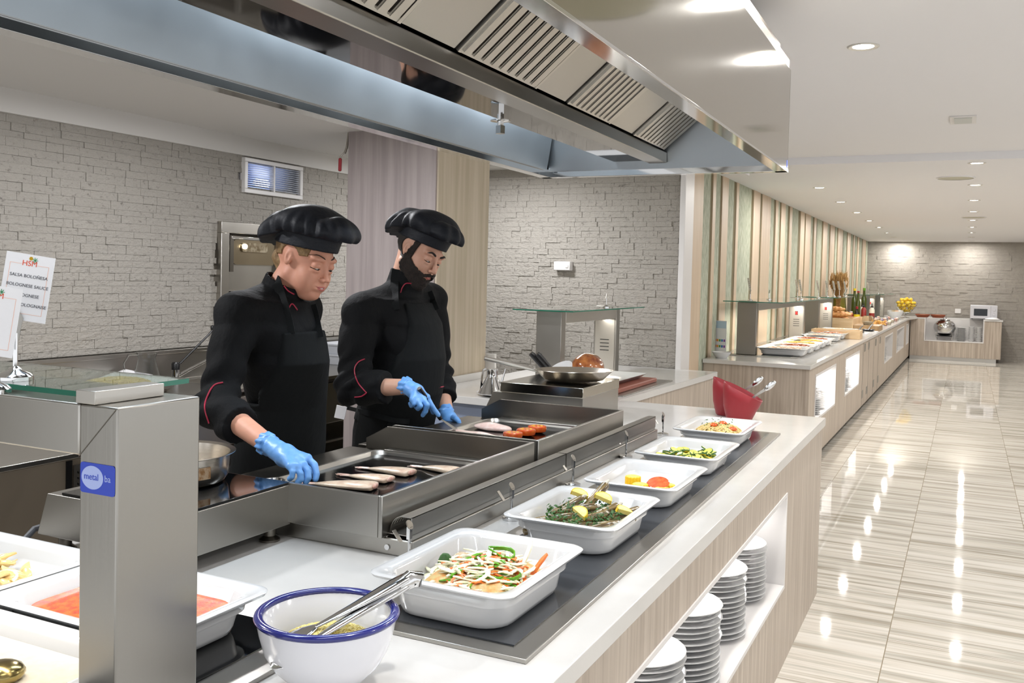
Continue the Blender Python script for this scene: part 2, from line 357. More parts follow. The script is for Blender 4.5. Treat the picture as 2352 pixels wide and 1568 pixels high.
# slatted wall, board edges measured along the wall
px = [(1570, 'w'), (1607.5, 'g'), (1624.5, 'o'), (1629.7, 'w'), (1636.5, 'g'), (1647, 'o'), (1651.5, 'w'), (1665.3, 'g'), (1678.7, 'o'), (1684.3, 'w'), (1689.8, 'g'), (1719.5, 'o'), (1724.2, 'w'), (1739.6, 'o'), (1744.4, 'w'), (1764.1, 'g'), (1772, 'o'), (1776, 'w'), (1781.5, 'g'), (1785.5, 'o'), (1788.6, 'w'), (1798.5, 'g'), (1804.5, 'o'), (1809, 'w'), (1814.3, 'g'), (1829, 'o'), (1834, 'w'), (1843.2, 'o'), (1846, 'w'), (1857.8, 'g'), (1863, 'o'), (1866, 'w'), (1871, 'o'), (1873, 'g'), (1884, 'o'), (1887, 'w')]
sl = [(on_x(p, 560, -2.12).y, k) for p, k in px]; rnd = random.Random(4); y = sl[-1][0]+.5
while y < 23:
    for k, wd in (('g', rnd.choice((.25, .5))), ('o', .12), ('w', rnd.choice((.3, .55, .7))), ('o', .12)): sl.append((y, k)); y += wd
m = MB(); m.cur = 2; m.box(-2.3, -2.109, 7.3, 23.1, 0, 2.6)
for i, (y, k) in enumerate(sl[:-1]):
    y1 = sl[i+1][0]
    if y1 < 7.35: continue
    y = max(y, 7.3)
    if k == 'w': m.cur = 0; m.box(-2.2, -2.10, y, y1, .0, 2.6)
    if k == 'g': m.cur = 1; m.box(-2.2, -2.104, y, y1, .0, 2.6)
struct('wall_slatted', m, [WD4, GRN, OLV])
# square column clad in two tones of oak
m = MB(); m.box(-3.62, -2.962, 4.97, 4.99, 0, 2.52); m.cur = 1; m.box(-2.97, -2.95, 4.985, 5.66, 0, 2.66); m.cur = 2; m.box(-3.6, -2.97, 4.99, 5.65, 0, 2.6)
struct('trim_3', m, [WD2, WD3, OLV])
# ceiling fittings
def downlight(x, y, z, label, group, first=[]):
    if not first:
        t = thing('ceiling_light', label, 'ceiling light', (x, y, z), group=group)
        part('trim_ring', MB().lathe([(.045, -.002), (.062, -.006), (.068, -.002), (.068, 0), (.045, 0)], n=28, cap0=False, cap1=False), mat('lamp_ring', 'c9c6c0', .4, .3), t, w=False)
        part('lens', MB().lathe([(.0, -.001), (.046, -.001)], n=24), EMI, t, w=False); first.append(t); return
    dup(first[0], (x, y, z), label=label, group=group)
ORD = ['nearest', 'second', 'third', 'fourth', 'fifth', 'sixth', 'seventh', 'eighth', 'ninth']
for i, (x, y) in enumerate(LIGHTS_L): downlight(x, y, 2.6, ORD[i]+' round ceiling lamp in the slanting row above the wall buffet', 'downlights in the row over the buffet')
for i, (x, y) in enumerate(LIGHTS_R): downlight(x, y, 2.6, ORD[i]+' round ceiling lamp in the straight row over the aisle', 'downlights in the row over the aisle')
for i, (x, y) in enumerate(LIGHTS_N):
    downlight(x, y, 2.66 if y < 8 else 2.6, 'large-looking recessed lamp alone in the nearer ceiling right of the hood' if i == 0 else 'recessed lamp over the open side of the room, '+ORD[i-1 if i < 9 else 8]+' along', None if i == 0 else 'downlights outside the aisle row')
spk = mat('speaker_cloth', 'b9b6a4', .8)
for x, y, z, l in ((.03, 3.35, 2.66, 'big round beige ceiling speaker nearest the top edge'), (-.134, 9.38, 2.6, 'round ceiling speaker disc beside the second aisle lamp'), (.04, 14.75, 2.6, 'distant round ceiling speaker disc in the lamp row')):
    t = thing('ceiling_speaker', l, 'ceiling speaker', (x, y, z)); r = .235 if z > 2.6 else .15
    part('rim', MB().lathe([(r, 0), (r+.012, 0), (r+.012, -.006), (r, -.008)], n=48, cap0=False, cap1=False), PLA, t, w=False); part('grille', MB().lathe([(0, -.006), (r, -.006), (r, 0)], n=48), spk, t, w=False)
t = thing('emergency_light', 'small square flush fitting in the near ceiling', 'ceiling sensor', (-.064, 6.49, 2.66))
part('frame', MB().box(-.075, .075, -.14, .14, -.008, 0), NIC, t, w=False, bevel=.002); part('cover', MB().box(-.05, .05, -.105, .105, -.012, -.007), mat('frosted_cover', 'b9bcb8', .4), t, w=False)
# ventilation grille, lit from behind
t = thing('air_vent', 'white framed ventilation grille glowing blue high on the stone wall', 'vent', (WX, 5.265, 2.265))
y0, y1, z0, z1 = 4.955, 5.575, 2.145, 2.385; m = MB(); x0, x1 = WX-.01, WX+.035
for a in ((y0, y1, z0, z0+.028), (y0, y1, z1-.028, z1), (y0, y0+.03, z0+.028, z1-.028), (y1-.03, y1, z0+.028, z1-.028)): m.box(x0, x1, *a)
part('frame', m, NIC, t, bevel=.003); part('mullion', MB().box(x0, x1-.006, 5.258, 5.272, z0+.028, z1-.028), NIC, t)
m = MB()
for k in range(13):
    z = z0+.035+k*.0148
    for ya, yb in ((y0+.03, 5.258), (5.272, y1-.03)): m.hexa([(x0, ya, z), (x0, yb, z), (x0+.001, yb, z+.001), (x0+.001, ya, z+.001), (x0+.032, ya, z+.006), (x0+.032, yb, z+.006), (x0+.032, yb, z+.008), (x0+.032, ya, z+.008)])
part('louvres', m, mat('vent_blade', 'ccd3e2', .4), t, smooth=None)
m = mat('lit_duct', '8899cc', .6, emit=('9db8ff', .55)); part('duct_back', MB().box(WX-.14, WX-.12, y0, y1, z0, z1), m, t)
part('duct_lamp', MB().ball((WX-.09, 5.27, 2.24), (.02, .09, .035)), mat('duct_bulb', 'ffffff', emit=('e8f0ff', 5)), t)
# valve with a red lever beside the column
t = thing('gas_valve', 'red levered pipe valve at the column edge under the ceiling', 'valve', (-3.62, 4.95, 2.38))
part('pipe', MB().tube([(-3.64, 5.0, 2.52), (-3.64, 4.98, 2.42), (-3.645, 4.965, 2.38)], .008), ST, t); part('lever', MB().tube([(-3.645, 4.96, 2.385), (-3.665, 4.955, 2.365), (-3.668, 4.95, 2.345)], .005), ST, t)
part('grip', MB().tube([(-3.668, 4.95, 2.35), (-3.668, 4.95, 2.345), (-3.668, 4.948, 2.27), (-3.668, 4.948, 2.265)], [.006, .011, .011, .006]), RED, t)
t = thing('wall_thermostat', 'small white box on the stone wall right of the column', 'switch box', (-3.0, 7.12, 1.70))
part('case', MB().box(-3.075, -2.93, 7.08, 7.145, 1.672, 1.745), NIC, t, bevel=.006); part('dial', MB().box(-2.97, -2.945, 7.074, 7.085, 1.695, 1.715), PLK, t)
# ---------------------------------------------------------------- exhaust hood
t = thing('exhaust_hood', 'huge stainless steel extraction hood hanging over the cooking island', 'extractor hood', (-1.15, 2.2, 2.05))
XR, XL, Y0, Y1, Z0, Z1 = -.645, -1.68, -.9, 3.74, 2.05, 2.44
def hx(x, y): return x+(Y1-y)*.016   # the hood stands about one degree off the counter line
def hbox(mb, x0, x1, y0, y1, z0, z1):
    return mb.hexa([(hx(x0, y0), y0, z0), (hx(x1, y0), y0, z0), (hx(x1, y1), y1, z0), (hx(x0, y1), y1, z0), (hx(x0, y0), y0, z1), (hx(x1, y0), y0, z1), (hx(x1, y1), y1, z1), (hx(x0, y1), y1, z1)])
part('outer_side_panel', hbox(MB(), XR-.008, XR, Y0, Y1, Z0, Z1), STO, t, bevel=.002)
part('kitchen_side_panel', hbox(MB(), XL, XL+.008, Y0, Y1, Z0, Z1), STB, t)
part('end_panel', hbox(MB(), XL, XR, Y1-.008, Y1, Z0, Z1), STB, t)
part('top_panel', hbox(MB(), XL, XR-.03, Y0, Y1-.03, Z1-.01, Z1), DST, t)
m = hbox(MB(), XR-.028, XR-.004, Y0, Y1-.02, Z1, Z1+.035); hbox(m, XR-.06, XR-.04, Y0, Y1-.02, Z1+.03, Z1+.10); part('top_rail', m, DST, t, bevel=.002)
m = MB(); hbox(m, XR-.04, XR+.002, Y0, Y1, Z0-.004, Z0+.004); hbox(m, XR-.044, XR-.038, Y0, Y1, Z0-.004, Z0+.028); hbox(m, XL-.002, XL+.04, Y0, Y1, Z0-.004, Z0+.004); hbox(m, XL+.038, XL+.044, Y0, Y1, Z0-.004, Z0+.028)
hbox(m, XL, XR, Y1-.04, Y1+.002, Z0-.004, Z0+.004); hbox(m, XL, XR, Y1-.044, Y1-.038, Z0-.004, Z0+.022); part('grease_gutter', m, CHR, t, bevel=.001)
# inner slopes: left wall, far wall, right wall
part('inner_liner', MB().hexa([(hx(XL+.045, Y0), Y0, Z0+.02), (hx(XL+.055, Y0), Y0, Z0+.02), (hx(XL+.055, Y1-.1), Y1-.1, Z0+.02), (hx(XL+.045, Y1-.1), Y1-.1, Z0+.02),
     (hx(XL+.10, Y0), Y0, Z1-.02), (hx(XL+.11, Y0), Y0, Z1-.02), (hx(XL+.11, Y1-.1), Y1-.1, Z1-.02), (hx(XL+.10, Y1-.1), Y1-.1, Z1-.02)]), STI, t)
part('inner_end_liner', MB().hexa([(hx(XL+.045, Y1), Y1-.055, Z0+.02), (hx(XR-.05, Y1), Y1-.055, Z0+.02), (hx(XR-.05, Y1), Y1-.045, Z0+.02), (hx(XL+.045, Y1), Y1-.045, Z0+.02),
     (hx(XL+.045, Y1), Y1-.14, Z1-.02), (hx(XR-.05, Y1), Y1-.14, Z1-.02), (hx(XR-.05, Y1), Y1-.13, Z1-.02), (hx(XL+.045, Y1), Y1-.13, Z1-.02)]), STI, t)
PXL, PXR, PZ = -1.335, -1.185, 2.10
part('plenum_box', hbox(MB(), PXL, PXR, Y0, Y1-.07, PZ, Z1-.02), MIR, t)
part('drip_channel', hbox(MB(), PXR, PXR+.075, Y0, Y1-.07, PZ-.012, PZ+.03), ST, t, bevel=.003)
# sloping filter bank: four baffle filters with plain panels between
A0 = Vector((PXR+.08, 0, PZ+.035)); A1 = Vector((-.80, 0, Z1-.05)); dd = A1-A0; dn = Vector((dd.z, 0, -dd.x)).normalized()
def fp(u, y, h): p = A0+dd*u+dn*h; return (hx(p.x, y), y, p.z)
def fbox(mb, u0, u1, y0, y1, h0, h1): return mb.hexa([fp(u0, y0, h0), fp(u1, y0, h0), fp(u1, y1, h0), fp(u0, y1, h0), fp(u0, y0, h1), fp(u1, y0, h1), fp(u1, y1, h1), fp(u0, y1, h1)])
part('filter_bank_back', fbox(MB(), -.02, 1.0, Y0, Y1-.1, -.05, -.04), BLK, t)
for ya, yb in ((-.9, .1), (.62, .76), (1.64, 1.88), (2.34, 2.56), (2.95, 3.20)):
    part('blanking_panel', fbox(MB(), 0, 1, ya+.006, yb-.006, -.02, 0), STH, t, bevel=.001)
for ya, yb in ((.1, .62), (.76, 1.20), (1.20, 1.64), (1.88, 2.34), (2.56, 2.95), (3.20, 3.60)):
    m = MB(); n = 9; w_ = (yb-ya-.03)/n
    for k in range(n):
        y = ya+.015+k*w_
        for s0, s1, h0, h1 in ((.06, .66, 0, .012), (.0, .08, -.018, .008), (.64, .72, -.018, .008)):
            fbox(m, .02, .98, y+w_*s0, y+w_*s1, h0, h1)
    fbox(m, 0, .03, ya+.006, yb-.006, -.015, .004); fbox(m, .97, 1, ya+.006, yb-.006, -.015, .004); fbox(m, 0, 1, ya+.004, ya+.016, -.015, .006); fbox(m, 0, 1, yb-.016, yb-.004, -.015, .006)
    f = part('baffle_filter', m, ST, t, smooth=None)
    for yy in (ya+.05, yb-.05):
        s_ = 1 if yy > (ya+yb)/2 else -1
        part('wire_handle', MB().tube([fp(.52, yy, .01), fp(.50, yy, .025), fp(.50, yy+s_*.05, .025), fp(.62, yy+s_*.05, .025), fp(.62, yy, .025), fp(.60, yy, .01)], .002, 6), DST, f)
part('extinguisher_nozzle', MB().tube([(-1.25, 2.46, 2.10), (-1.25, 2.46, 2.055)], .010).lathe([(.004, .004), (.030, .002), (.030, -.001), (.012, -.004)], (-1.25, 2.46, 2.072)).lathe([(.015, 0), (.015, .022), (.010, .024)], (-1.25, 2.46, 2.035), n=6), CHR, t)
part('maker_badge', MB().box(XR-.001, XR+.001, Y1-.03, Y1-.012, Z0+.01, Z0+.04), mat('badge_blue', '2a4aa8', .4), t)
# ---------------------------------------------------------------- cooking island
HC = .92
isl = [(-.612, .35), (-.638, 5.07), (-1.775, 5.07), (-1.70, 7.12), (-2.94, 7.12), (-2.94, 4.70), (-2.02, 4.66), (-2.02, 1.52), (-2.25, 1.52), (-2.25, .35)]
isl = isl[::-1] if sum((isl[i][0]*isl[(i+1) % len(isl)][1]-isl[(i+1) % len(isl)][0]*isl[i][1]) for i in range(len(isl))) < 0 else isl
t = solo('worktop', MB().prism(isl, HC-.042, HC), WHT, 'continuous glossy white worktop of the cooking island', 'worktop', bevel=.002)
t = thing('island_counter', 'oak panelled cooking island cabinet with a long lit plate niche', 'counter', (-1.3, 2.6, 0))
def fx(y): return -.612-(y-.35)*.0055-.012      # front face just under the worktop edge
NY0, NY1, NZ0, NZ1 = .6, 3.96, .36, .73
def fr(mb, y0, y1, z0, z1, d0=0, d1=.02): return mb.hexa([(fx(y0)-d1, y0, z0), (fx(y0)-d0, y0, z0), (fx(y1)-d0, y1, z0), (fx(y1)-d1, y1, z0), (fx(y0)-d1, y0, z1), (fx(y0)-d0, y0, z1), (fx(y1)-d0, y1, z1), (fx(y1)-d1, y1, z1)])
g8 = .008; m = fr(MB(), .35, 5.05, NZ1+g8, HC-.042); fr(m, .35, 5.05, .0, NZ0-g8); fr(m, NY1+g8, 5.05, NZ0-g8, NZ1+g8); fr(m, .35, NY0, NZ0-g8, NZ1+g8); part('front_panel', m, WD1, t)
part('end_panel', MB().box(-1.78, fx(5.05)-.02, 5.03, 5.05, .02, HC-.042), WD1, t)
cx_ = fx(5)-.035; m = MB().box(-1.97, -1.78, .4, 4.62, .0, HC-.042); m.box(-2.2, -1.97, .4, 1.48, 0, HC-.042); m.box(-1.80, fx(5)-.40, .4, 5.0, .0, HC-.045); m.box(-1.80, cx_, .4, 5.0, .0, NZ0-.03); m.box(-1.80, cx_, .4, 5.0, NZ1+.03, HC-.045); m.box(-1.80, cx_, NY1+.03, 5.0, .0, HC-.045); part('carcass', m, STH, t)
m = MB(); fr(m, NY0, NY1, NZ0-.016, NZ0, -.004, .36); fr(m, NY0, NY1, NZ1, NZ1+.016, -.004, .36); fr(m, NY1, NY1+.016, NZ0-.016, NZ1+.016, -.004, .36); fr(m, NY0, NY1, NZ0, NZ1, .35, .36)
part('niche_lining', m, NIC, t, bevel=.001)
for k in range(3): area('niche_strip_light', (-.80, 1.1+1.15*k, NZ1-.012), 1.1, 3.2, (1, .98, .96), (0, 0, PI/2), .02)
t = thing('peninsula_counter', 'oak fronted cabinet under the far white worktop beside the stone wall', 'counter', (-2.3, 6, 0))
part('side_panel', MB().prism([(-1.80, 5.06), (-1.79, 5.06), (-1.715, 7.10), (-1.725, 7.10)], .02, HC-.042), WD1, t); part('blue_front_panel', MB().box(-2.92, -2.09, 4.74, 4.76, .02, HC-.042), BLP, t)
part('carcass', MB().prism([(-2.9, 4.77), (-2.06, 4.77), (-1.83, 5.1), (-1.75, 7.08), (-2.9, 7.08)], .02, HC-.044), STH, t)
solo('backsplash_upstand', MB().box(-2.948, -2.93, 4.70, 5.66, HC+.0005, HC+.045).box(-2.95, -2.88, 5.665, 5.69, HC+.0005, HC+.16), WHT, 'low white upstand at the foot of the oak column', 'upstand')
# plates in the niche: four piles, every plate its own thing
def plate_mesh(r=.135):
    return MB().lathe([(0, 0), (r*.60, 0), (r*.64, .003), (r, .016), (r+.001, .0185), (r-.004, .019), (r*.68, .008), (r*.6, .0055), (0, .005)], n=40)
PM = None
spots = [(-.79, 2.46, 13, 'nearest pile'), (-.79, 2.88, 13, 'second pile'), (-.80, 3.30, 13, 'third pile'), (-.81, 3.73, 12, 'farthest pile')]
for sx, sy, n, nm in spots:
    rr = random.Random(int(sy*100))
    for k in range(n):
        loc = (sx+rr.uniform(-.004, .004), sy+rr.uniform(-.004, .004), NZ0+.001+k*.0185)
        ordn = ['bottom', 'second', 'third', 'fourth', 'fifth', 'sixth', 'seventh', 'eighth', 'ninth', 'tenth', 'eleventh', 'twelfth', 'thirteenth']
        pos = 'topmost' if k == n-1 else (ordn[0] if k == 0 else ordn[k]+' from below')
        lb = 'white plate, %s, in the %s of the island niche' % (pos, nm)
        if PM is None: PM = solo('dinner_plate', plate_mesh(), CER, lb, 'plate', 'dinner plates piled in the island niche', loc=loc)
        else: dup(PM, loc, label=lb)
# ---------------------------------------------------------------- hot plates
def hotplate(name, label, q, gl, inset=.05):   # q: four corners ccw
    t = thing(name, label, 'hot plate', (sum(p[0] for p in q)/4, sum(p[1] for p in q)/4, HC)); c = Vector((sum(p[0] for p in q)/4, sum(p[1] for p in q)/4))
    part('steel_frame', MB().prism(q, HC, HC+.009), STH, t, bevel=.0015)
    qi = []
    for i in range(4):
        a, b, d = Vector(q[i-1]), Vector(q[i]), Vector(q[(i+1) % 4]); e1 = (a-b).normalized(); e2 = (d-b).normalized(); qi.append(tuple(b+(e1+e2)*inset))
    part('glass_plate', MB().prism(qi, HC+.009, HC+.0115), gl, t); return t
hotplate('warming_plate', 'long grey glass warming plate in a steel frame under the five dishes', [(-.690, 1.51), (-.745, 4.37), (-1.12, 4.37), (-1.08, 1.51)], GGR, .045)
hotplate('warming_plate', 'black glass warming plate in a steel frame at the bottom left', [(-1.05, .70), (-1.06, 1.50), (-2.02, 1.50), (-2.02, .70)], GLK, .075)
# ---------------------------------------------------------------- griddles
def griddle(y0, y1, label):
    XA, XB, zt, zs, zb = -1.95, -1.268, 1.072, .985, .968
    t = thing('griddle', label, 'griddle', ((XA+XB)/2, (y0+y1)/2, zb))
    part('guest_side_guard', MB().box(XB-.012, XB, y0, y1, zb, zt), STH, t, bevel=.002)
    def guard(y): m = MB().prism([(XA+.02, zb+.0005), (XB-.0125, zb+.0005), (XB-.0125, zt-.0005), (XA+.11, zt-.0005), (XA+.02, zb+.055)], 0, .012); return m.xf(Matrix(((1, 0, 0, 0), (0, 0, 1, y), (0, 1, 0, 0), (0, 0, 0, 1))))
    part('side_guard', guard(y0), STH, t, smooth=None, bevel=.001); part('side_guard', guard(y1-.012), DST, t, smooth=None, bevel=.001)
    x0, x1, ya, yb = XA+.09, XB-.02, y0+.03, y1-.04
    cx, cy, wx, wy = (x0+x1)/2, (ya+yb)/2, x1-x0, yb-ya
    part('tray_rim', MB().loft([rrect(wx+.01, wy+.02, .03, zs+.002, 6, cx, cy), rrect(wx+.006, wy+.014, .03, zs+.008, 6, cx, cy), rrect(wx-.014, wy-.014, .035, zs+.008, 6, cx, cy), rrect(wx-.03, wy-.03, .035, zs-.006, 6, cx, cy)], False, False), CHR if False else ST, t)
    part('cooking_surface', MB().prism([(p[0], p[1]) for p in rrect(wx-.028, wy-.028, .035, 0, 6, cx, cy)], zs-.014, zs-.005), mat('griddle_plate', '1a1c1f', .12, .8, bump=((40, 6, 10), .12, .002)) if 'griddle_plate' not in MATS else MATS['griddle_plate'], t)
    part('apron', MB().box(XA-.05, x0+.002, y0+.005, y1-.013, zb, zs+.001), DST, t, bevel=.003); part('body', MB().box(XA, XB-.012, y0+.013, y1-.013, zb, zs-.015), DST, t)
    part('back_channel', MB().box(x0+.03, XB-.013, y1-.05, y1-.013, zs-.01, zs+.012), ST, t, bevel=.004); return t
m = MB().box(-1.96, -1.198, 1.935, 3.95, HC+.0005, .963); t = thing('griddle_stand', 'low stainless plinth under the two griddles', 'plinth', (-1.6, 2.9, HC)); part('plinth', m, STH, t, bevel=.004)
part('screw', MB().lathe([(.007, 0), (.007, .003), (0, .003)], n=14).xf(Matrix.Translation((-1.27, 1.934, .94)) @ Matrix.Rotation(PI/2, 4, 'X')), CHR, t)
griddle(1.905, 2.800, 'nearer stainless griddle with four fish on its black plate')
griddle(2.832, 3.690, 'farther stainless griddle with chicken and tomato halves')
# louvred air rails in front of the griddles
def rail(y0, y1, label):
    t = thing('air_louvre_rail', label, 'vent rail', (-1.25, (y0+y1)/2, .963)); z0, z1, x1, x0 = .9795, 1.022, -1.200, -1.262
    part('front_plate', MB().box(x1-.003, x1, y0, y1, z0-.002, z1).box(x1-.012, x1, y0, y1, z0-.004, z0-.001).box(x1-.028, x1, y0, y1, z1-.002, z1+.0005), STH, t, smooth=None)
    m = MB(); n = int((y1-y0)/.012); arc = [(x1-.027-.036*math.sin(a)-.0, z0+.043*math.cos(a)) for a in [PI/2*i/7 for i in range(8)]]
    for i in range(7):
        (xa, za), (xb, zb) = arc[i], arc[i+1]
        if i in (0, 5, 6): m.prism_y([(xa, za), (xa, za-.0018), (xb, zb-.0018), (xb, zb)], y0, y1)
        else:
            for k in range(n): y = y0+k*(y1-y0)/n; m.prism_y([(xa, za), (xa, za-.0018), (xb, zb-.0018), (xb, zb)], y, y+.0055)
    part('curved_louvre', m, ST, t, smooth=None)
    part('base_channel', MB().box(x0-.012, x0-.009, y0, y1, .964, z0).box(x0-.012, x1-.006, y0+.002, y1, z0-.006, z0-.004).box(x1-.008, x1-.002, y0, y1, .964, z0-.004), ST, t, smooth=None)
rail(1.935, 2.905, 'nearer half of the curved louvred steel rail before the griddles'); rail(2.915, 3.92, 'farther half of the curved louvred steel rail before the griddles')
# ---------------------------------------------------------------- induction hob with a pan
t = thing('induction_hob', 'countertop induction hob with black glass top left of the griddles', 'hob', (-1.78, 1.72, HC))
m = MB().prism_y([(-2.02, .962), (-1.557, .962), (-1.557, 1.066), (-1.985, 1.066)], 1.53, 1.915); part('body', m, STV, t, smooth=None, bevel=.002)
part('glass_top', MB().box(-1.94, -1.558, 1.535, 1.912, 1.0665, 1.0725), GLK, t, bevel=.001)
for fx_, fy_ in ((-1.60, 1.885), (-1.60, 1.57), (-1.97, 1.57), (-1.97, 1.885)): part('foot', MB().lathe([(.027, 0), (.027, .005), (.018, .012), (.0155, .014), (.0155, .0415)], (fx_, fy_, HC+.0005), 20), DST, t)
part('power_cable', MB().tube([(-2.03, 1.60, .975), (-2.07, 1.56, .96), (-2.05, 1.51, .94), (-1.98, 1.475, .9345), (-1.88, 1.46, .9345), (-1.8, 1.46, .9345)], .008), mat('rubber_grey', '3a3b40', .6), t)
def pan_profile(m, c, r, h, flare=.012):
    return m.lathe([(r-.035, 0), (r-.015, .004), (r-.006, .018), (r-.003, h*.6), (r, h-.004), (r+flare, h), (r+flare, h+.0015), (r-.002, h-.002), (r-.006, h*.6), (r-.010, .018), (r-.022, .007), (0, .006)], c, 56, True, True)
t = thing('saute_pan', 'deep stainless pan with a brown burnt patch on the hob', 'pan', (-1.815, 1.765, 1.073))
part('pan_body', pan_profile(MB(), (0, 0, 0), .142, .076), steel('pan_steel', 'c9c2b8', .22, (3, 3, 120)), t, w=False)
part('scorch_mark', MB().loft([[(.1415*math.cos(a), .1415*math.sin(a), z) for a in [math.radians(-34+7*i) for i in range(5)]] for z in (.024, .054)], False, False, False), mat('scorch', '7d5a35', .5, .5, noise=((60, 60, 60), 'a08a70', .45, .6)), t, w=False)
part('handle', MB().tube([(-.14, 0, .055), (-.19, 0, .075), (-.34, -.02, .10)], [.008, .010, .013]), ST, t, w=False)
t = solo('price_card', MB().box(-.03, .055, -.05, .05, 0, .0008), mat('faded_card', '9aa6b0', .7, noise=((200, 200, 200), '7d8890', .45, .55)), 'faded bluish paper slip lying on the black griddle apron', 'paper', loc=(-1.90, 2.06, .9872), rz=.1)
t = solo('ramekin', MB().lathe([(0, 0), (.026, 0), (.031, .022), (.0325, .023), (.028, .004), (0, .003)], n=32), CHR, 'small shiny steel cup at the near end of the griddle', 'cup', loc=(-1.795, 2.13, .9865))
# ---------------------------------------------------------------- serving dishes
def gn(L_, W_, H_, n=6):
    """W_ along x, L_ along y"""
    R = .035; o = lambda d, z, r: rrect(W_-2*d, L_-2*d, r, z, n)
    rings = [o(.052, 0, .05), o(.040, .004, .06), o(.036, .014, .062), o(.031, H_*.55, .06), o(.024, H_*.58, .055), o(.022, H_-.018, .055), o(.012, H_-.012, .045), o(.002, H_-.008, R), o(0, H_-.003, R), o(.004, H_, R), o(.012, H_-.001, .035), o(.026, H_-.004, .04), o(.033, H_-.010, .045), o(.037, H_*.58, .048), o(.041, H_*.54, .05), o(.050, .032, .05), o(.062, .026, .04)]
    return MB().loft(rings, True, True)
def dish(label, cx, cy, L_=.425, W_=.31, H_=.072, z=HC+.0118, name='serving_dish', rz=0):
    return solo(name, gn(L_, W_, H_), CER, label, 'serving dish', 'white rectangular serving dishes on the long warming plate' if name == 'serving_dish' else None, loc=(cx, cy, z), rz=rz, smooth=60)
D1 = dish('deep white dish of shredded raw vegetables, nearest on the warming plate', -.905, 1.742, .40, .325, .088)
D2 = dish('white dish of razor clams with lemon, second from the front', -.893, 2.305, .40, .31, .083)
D3 = dish('white dish holding a few corn pieces and tomato, middle of five', -.893, 2.85, .405, .30, .072)
D4 = dish('white dish of fried courgette, fourth along the warming plate', -.905, 3.375, .40, .305, .072)
D5 = dish('white dish of pasta with tomato, farthest on the warming plate', -.94, 3.985, .43, .30, .072)
# sign clips standing behind the dishes
clip = None
for (x, y), lb in zip(((-1.185, 1.90), (-1.155, 2.40), (-1.165, 2.89), (-1.175, 3.46), (-1.205, 4.05)), ('at the near corner of the griddle plinth', 'behind the razor clam dish', 'behind the corn dish', 'behind the courgette dish', 'behind the pasta dish, farthest along')):
    if clip is None:
        clip = thing('sign_clip', '', 'sign holder', (x, y, HC+.0005), group='empty steel sign clips behind the dishes')
        part('round_base', MB().lathe([(.026, 0), (.026, .008), (.02, .011), (.004, .014), (.0035, .02)], n=28), CHR, clip, w=False); part('stem', MB().tube([(0, 0, .015), (0, 0, .065)], .0035, 8), CHR, clip, w=False)
        part('clip', MB().box(-.0045, .0045, -.006, .006, .06, .09), CHR, clip, w=False)
        part('clip_jaw', MB().hexa([(.002, -.007, .055), (.004, -.007, .055), (.004, .007, .055), (.002, .007, .055), (-.004, -.007, .088), (-.002, -.007, .088), (-.002, .007, .088), (-.004, .007, .088)]).xf(Matrix.Rotation(-.5, 4, 'Y')), ST, clip, w=False)
        mm = MB().lathe([(0, -.001), (.012, -.001), (.012, .001), (0, .001)], n=20).xf(Matrix.Translation((0, 0, .095)) @ Matrix.Rotation(math.radians(60), 4, 'Y')); part('clip_disc', mm, DST, clip, w=False)
        clip['label'] = 'empty steel sign clip standing '+lb
    else: dup(clip, (x, y, HC+.0005), label='empty steel sign clip standing '+lb)
# ---------------------------------------------------------------- boiler box with frying pan, bowls behind
t = thing('water_bath_unit', 'boxy stainless cooking unit with a frying pan on its lid', 'cooker', (-1.9, 4.45, HC))
part('body', MB().prism_y([(-2.19, HC+.0005), (-1.648, HC+.0005), (-1.648, 1.035), (-2.135, 1.035)], 4.19, 4.70), STH, t, smooth=None, bevel=.002); part('lid', MB().box(-2.09, -1.644, 4.18, 4.70, 1.0355, 1.086), STB, t, bevel=.003)
t = thing('frying_pan', 'wide shallow stainless frying pan tilted on the steel unit', 'pan', (-1.80, 4.44, 1.0915))
t.rotation_euler = (-.02, -.02, .0)
part('pan_body', MB().lathe([(0, 0), (.135, 0), (.15, .004), (.20, .05), (.204, .052), (.203, .054), (.198, .052), (.148, .008), (0, .004)], n=60), MATS['pan_steel'], t, w=False)
part('handle', MB().tube([(-.16, -.10, .045), (-.20, -.125, .058), (-.29, -.19, .085), (-.385, -.255, .11)], [.006, .008, .011, .012], 10), ST, t, w=False)
t = solo('white_bowl', MB().lathe([(0, 0), (.04, 0), (.045, .012), (.085, .05), (.088, .06), (.080, .056), (.035, .02), (0, .016)], n=36).xf(Matrix.Rotation(.55, 4, 'X') @ Matrix.Rotation(-.3, 4, 'Y')), CER, 'white bowl tipped over behind the frying pan', 'bowl', loc=(-2.10, 5.02, 1.03))
t2 = solo('stacked_bowls', MB().lathe([(0, 0), (.06, 0), (.095, .05), (.095, .09), (0, .09)], n=36), CER, 'white pot under the tipped bowl behind the frying pan', 'pot', loc=(-2.10, 5.02, HC+.0005))
h = None
for k, (dx, dy) in enumerate(((0, 0), (.045, -.01))):
    h = thing('cooking_tongs', ('left' if k == 0 else 'right')+' one of two black handled utensils leaning behind the pan', 'utensil', (-2.19+dx, 4.92+dy, .98))
    part('handle', MB().tube([(-.055, -.05, .195), (-.045, -.042, .185), (.03, .01, .085)], [.014, .017, .015]), BLK, h, w=False); part('shaft', MB().tube([(.03, .01, .085), (.07, .04, -.01)], .006), ST, h, w=False)
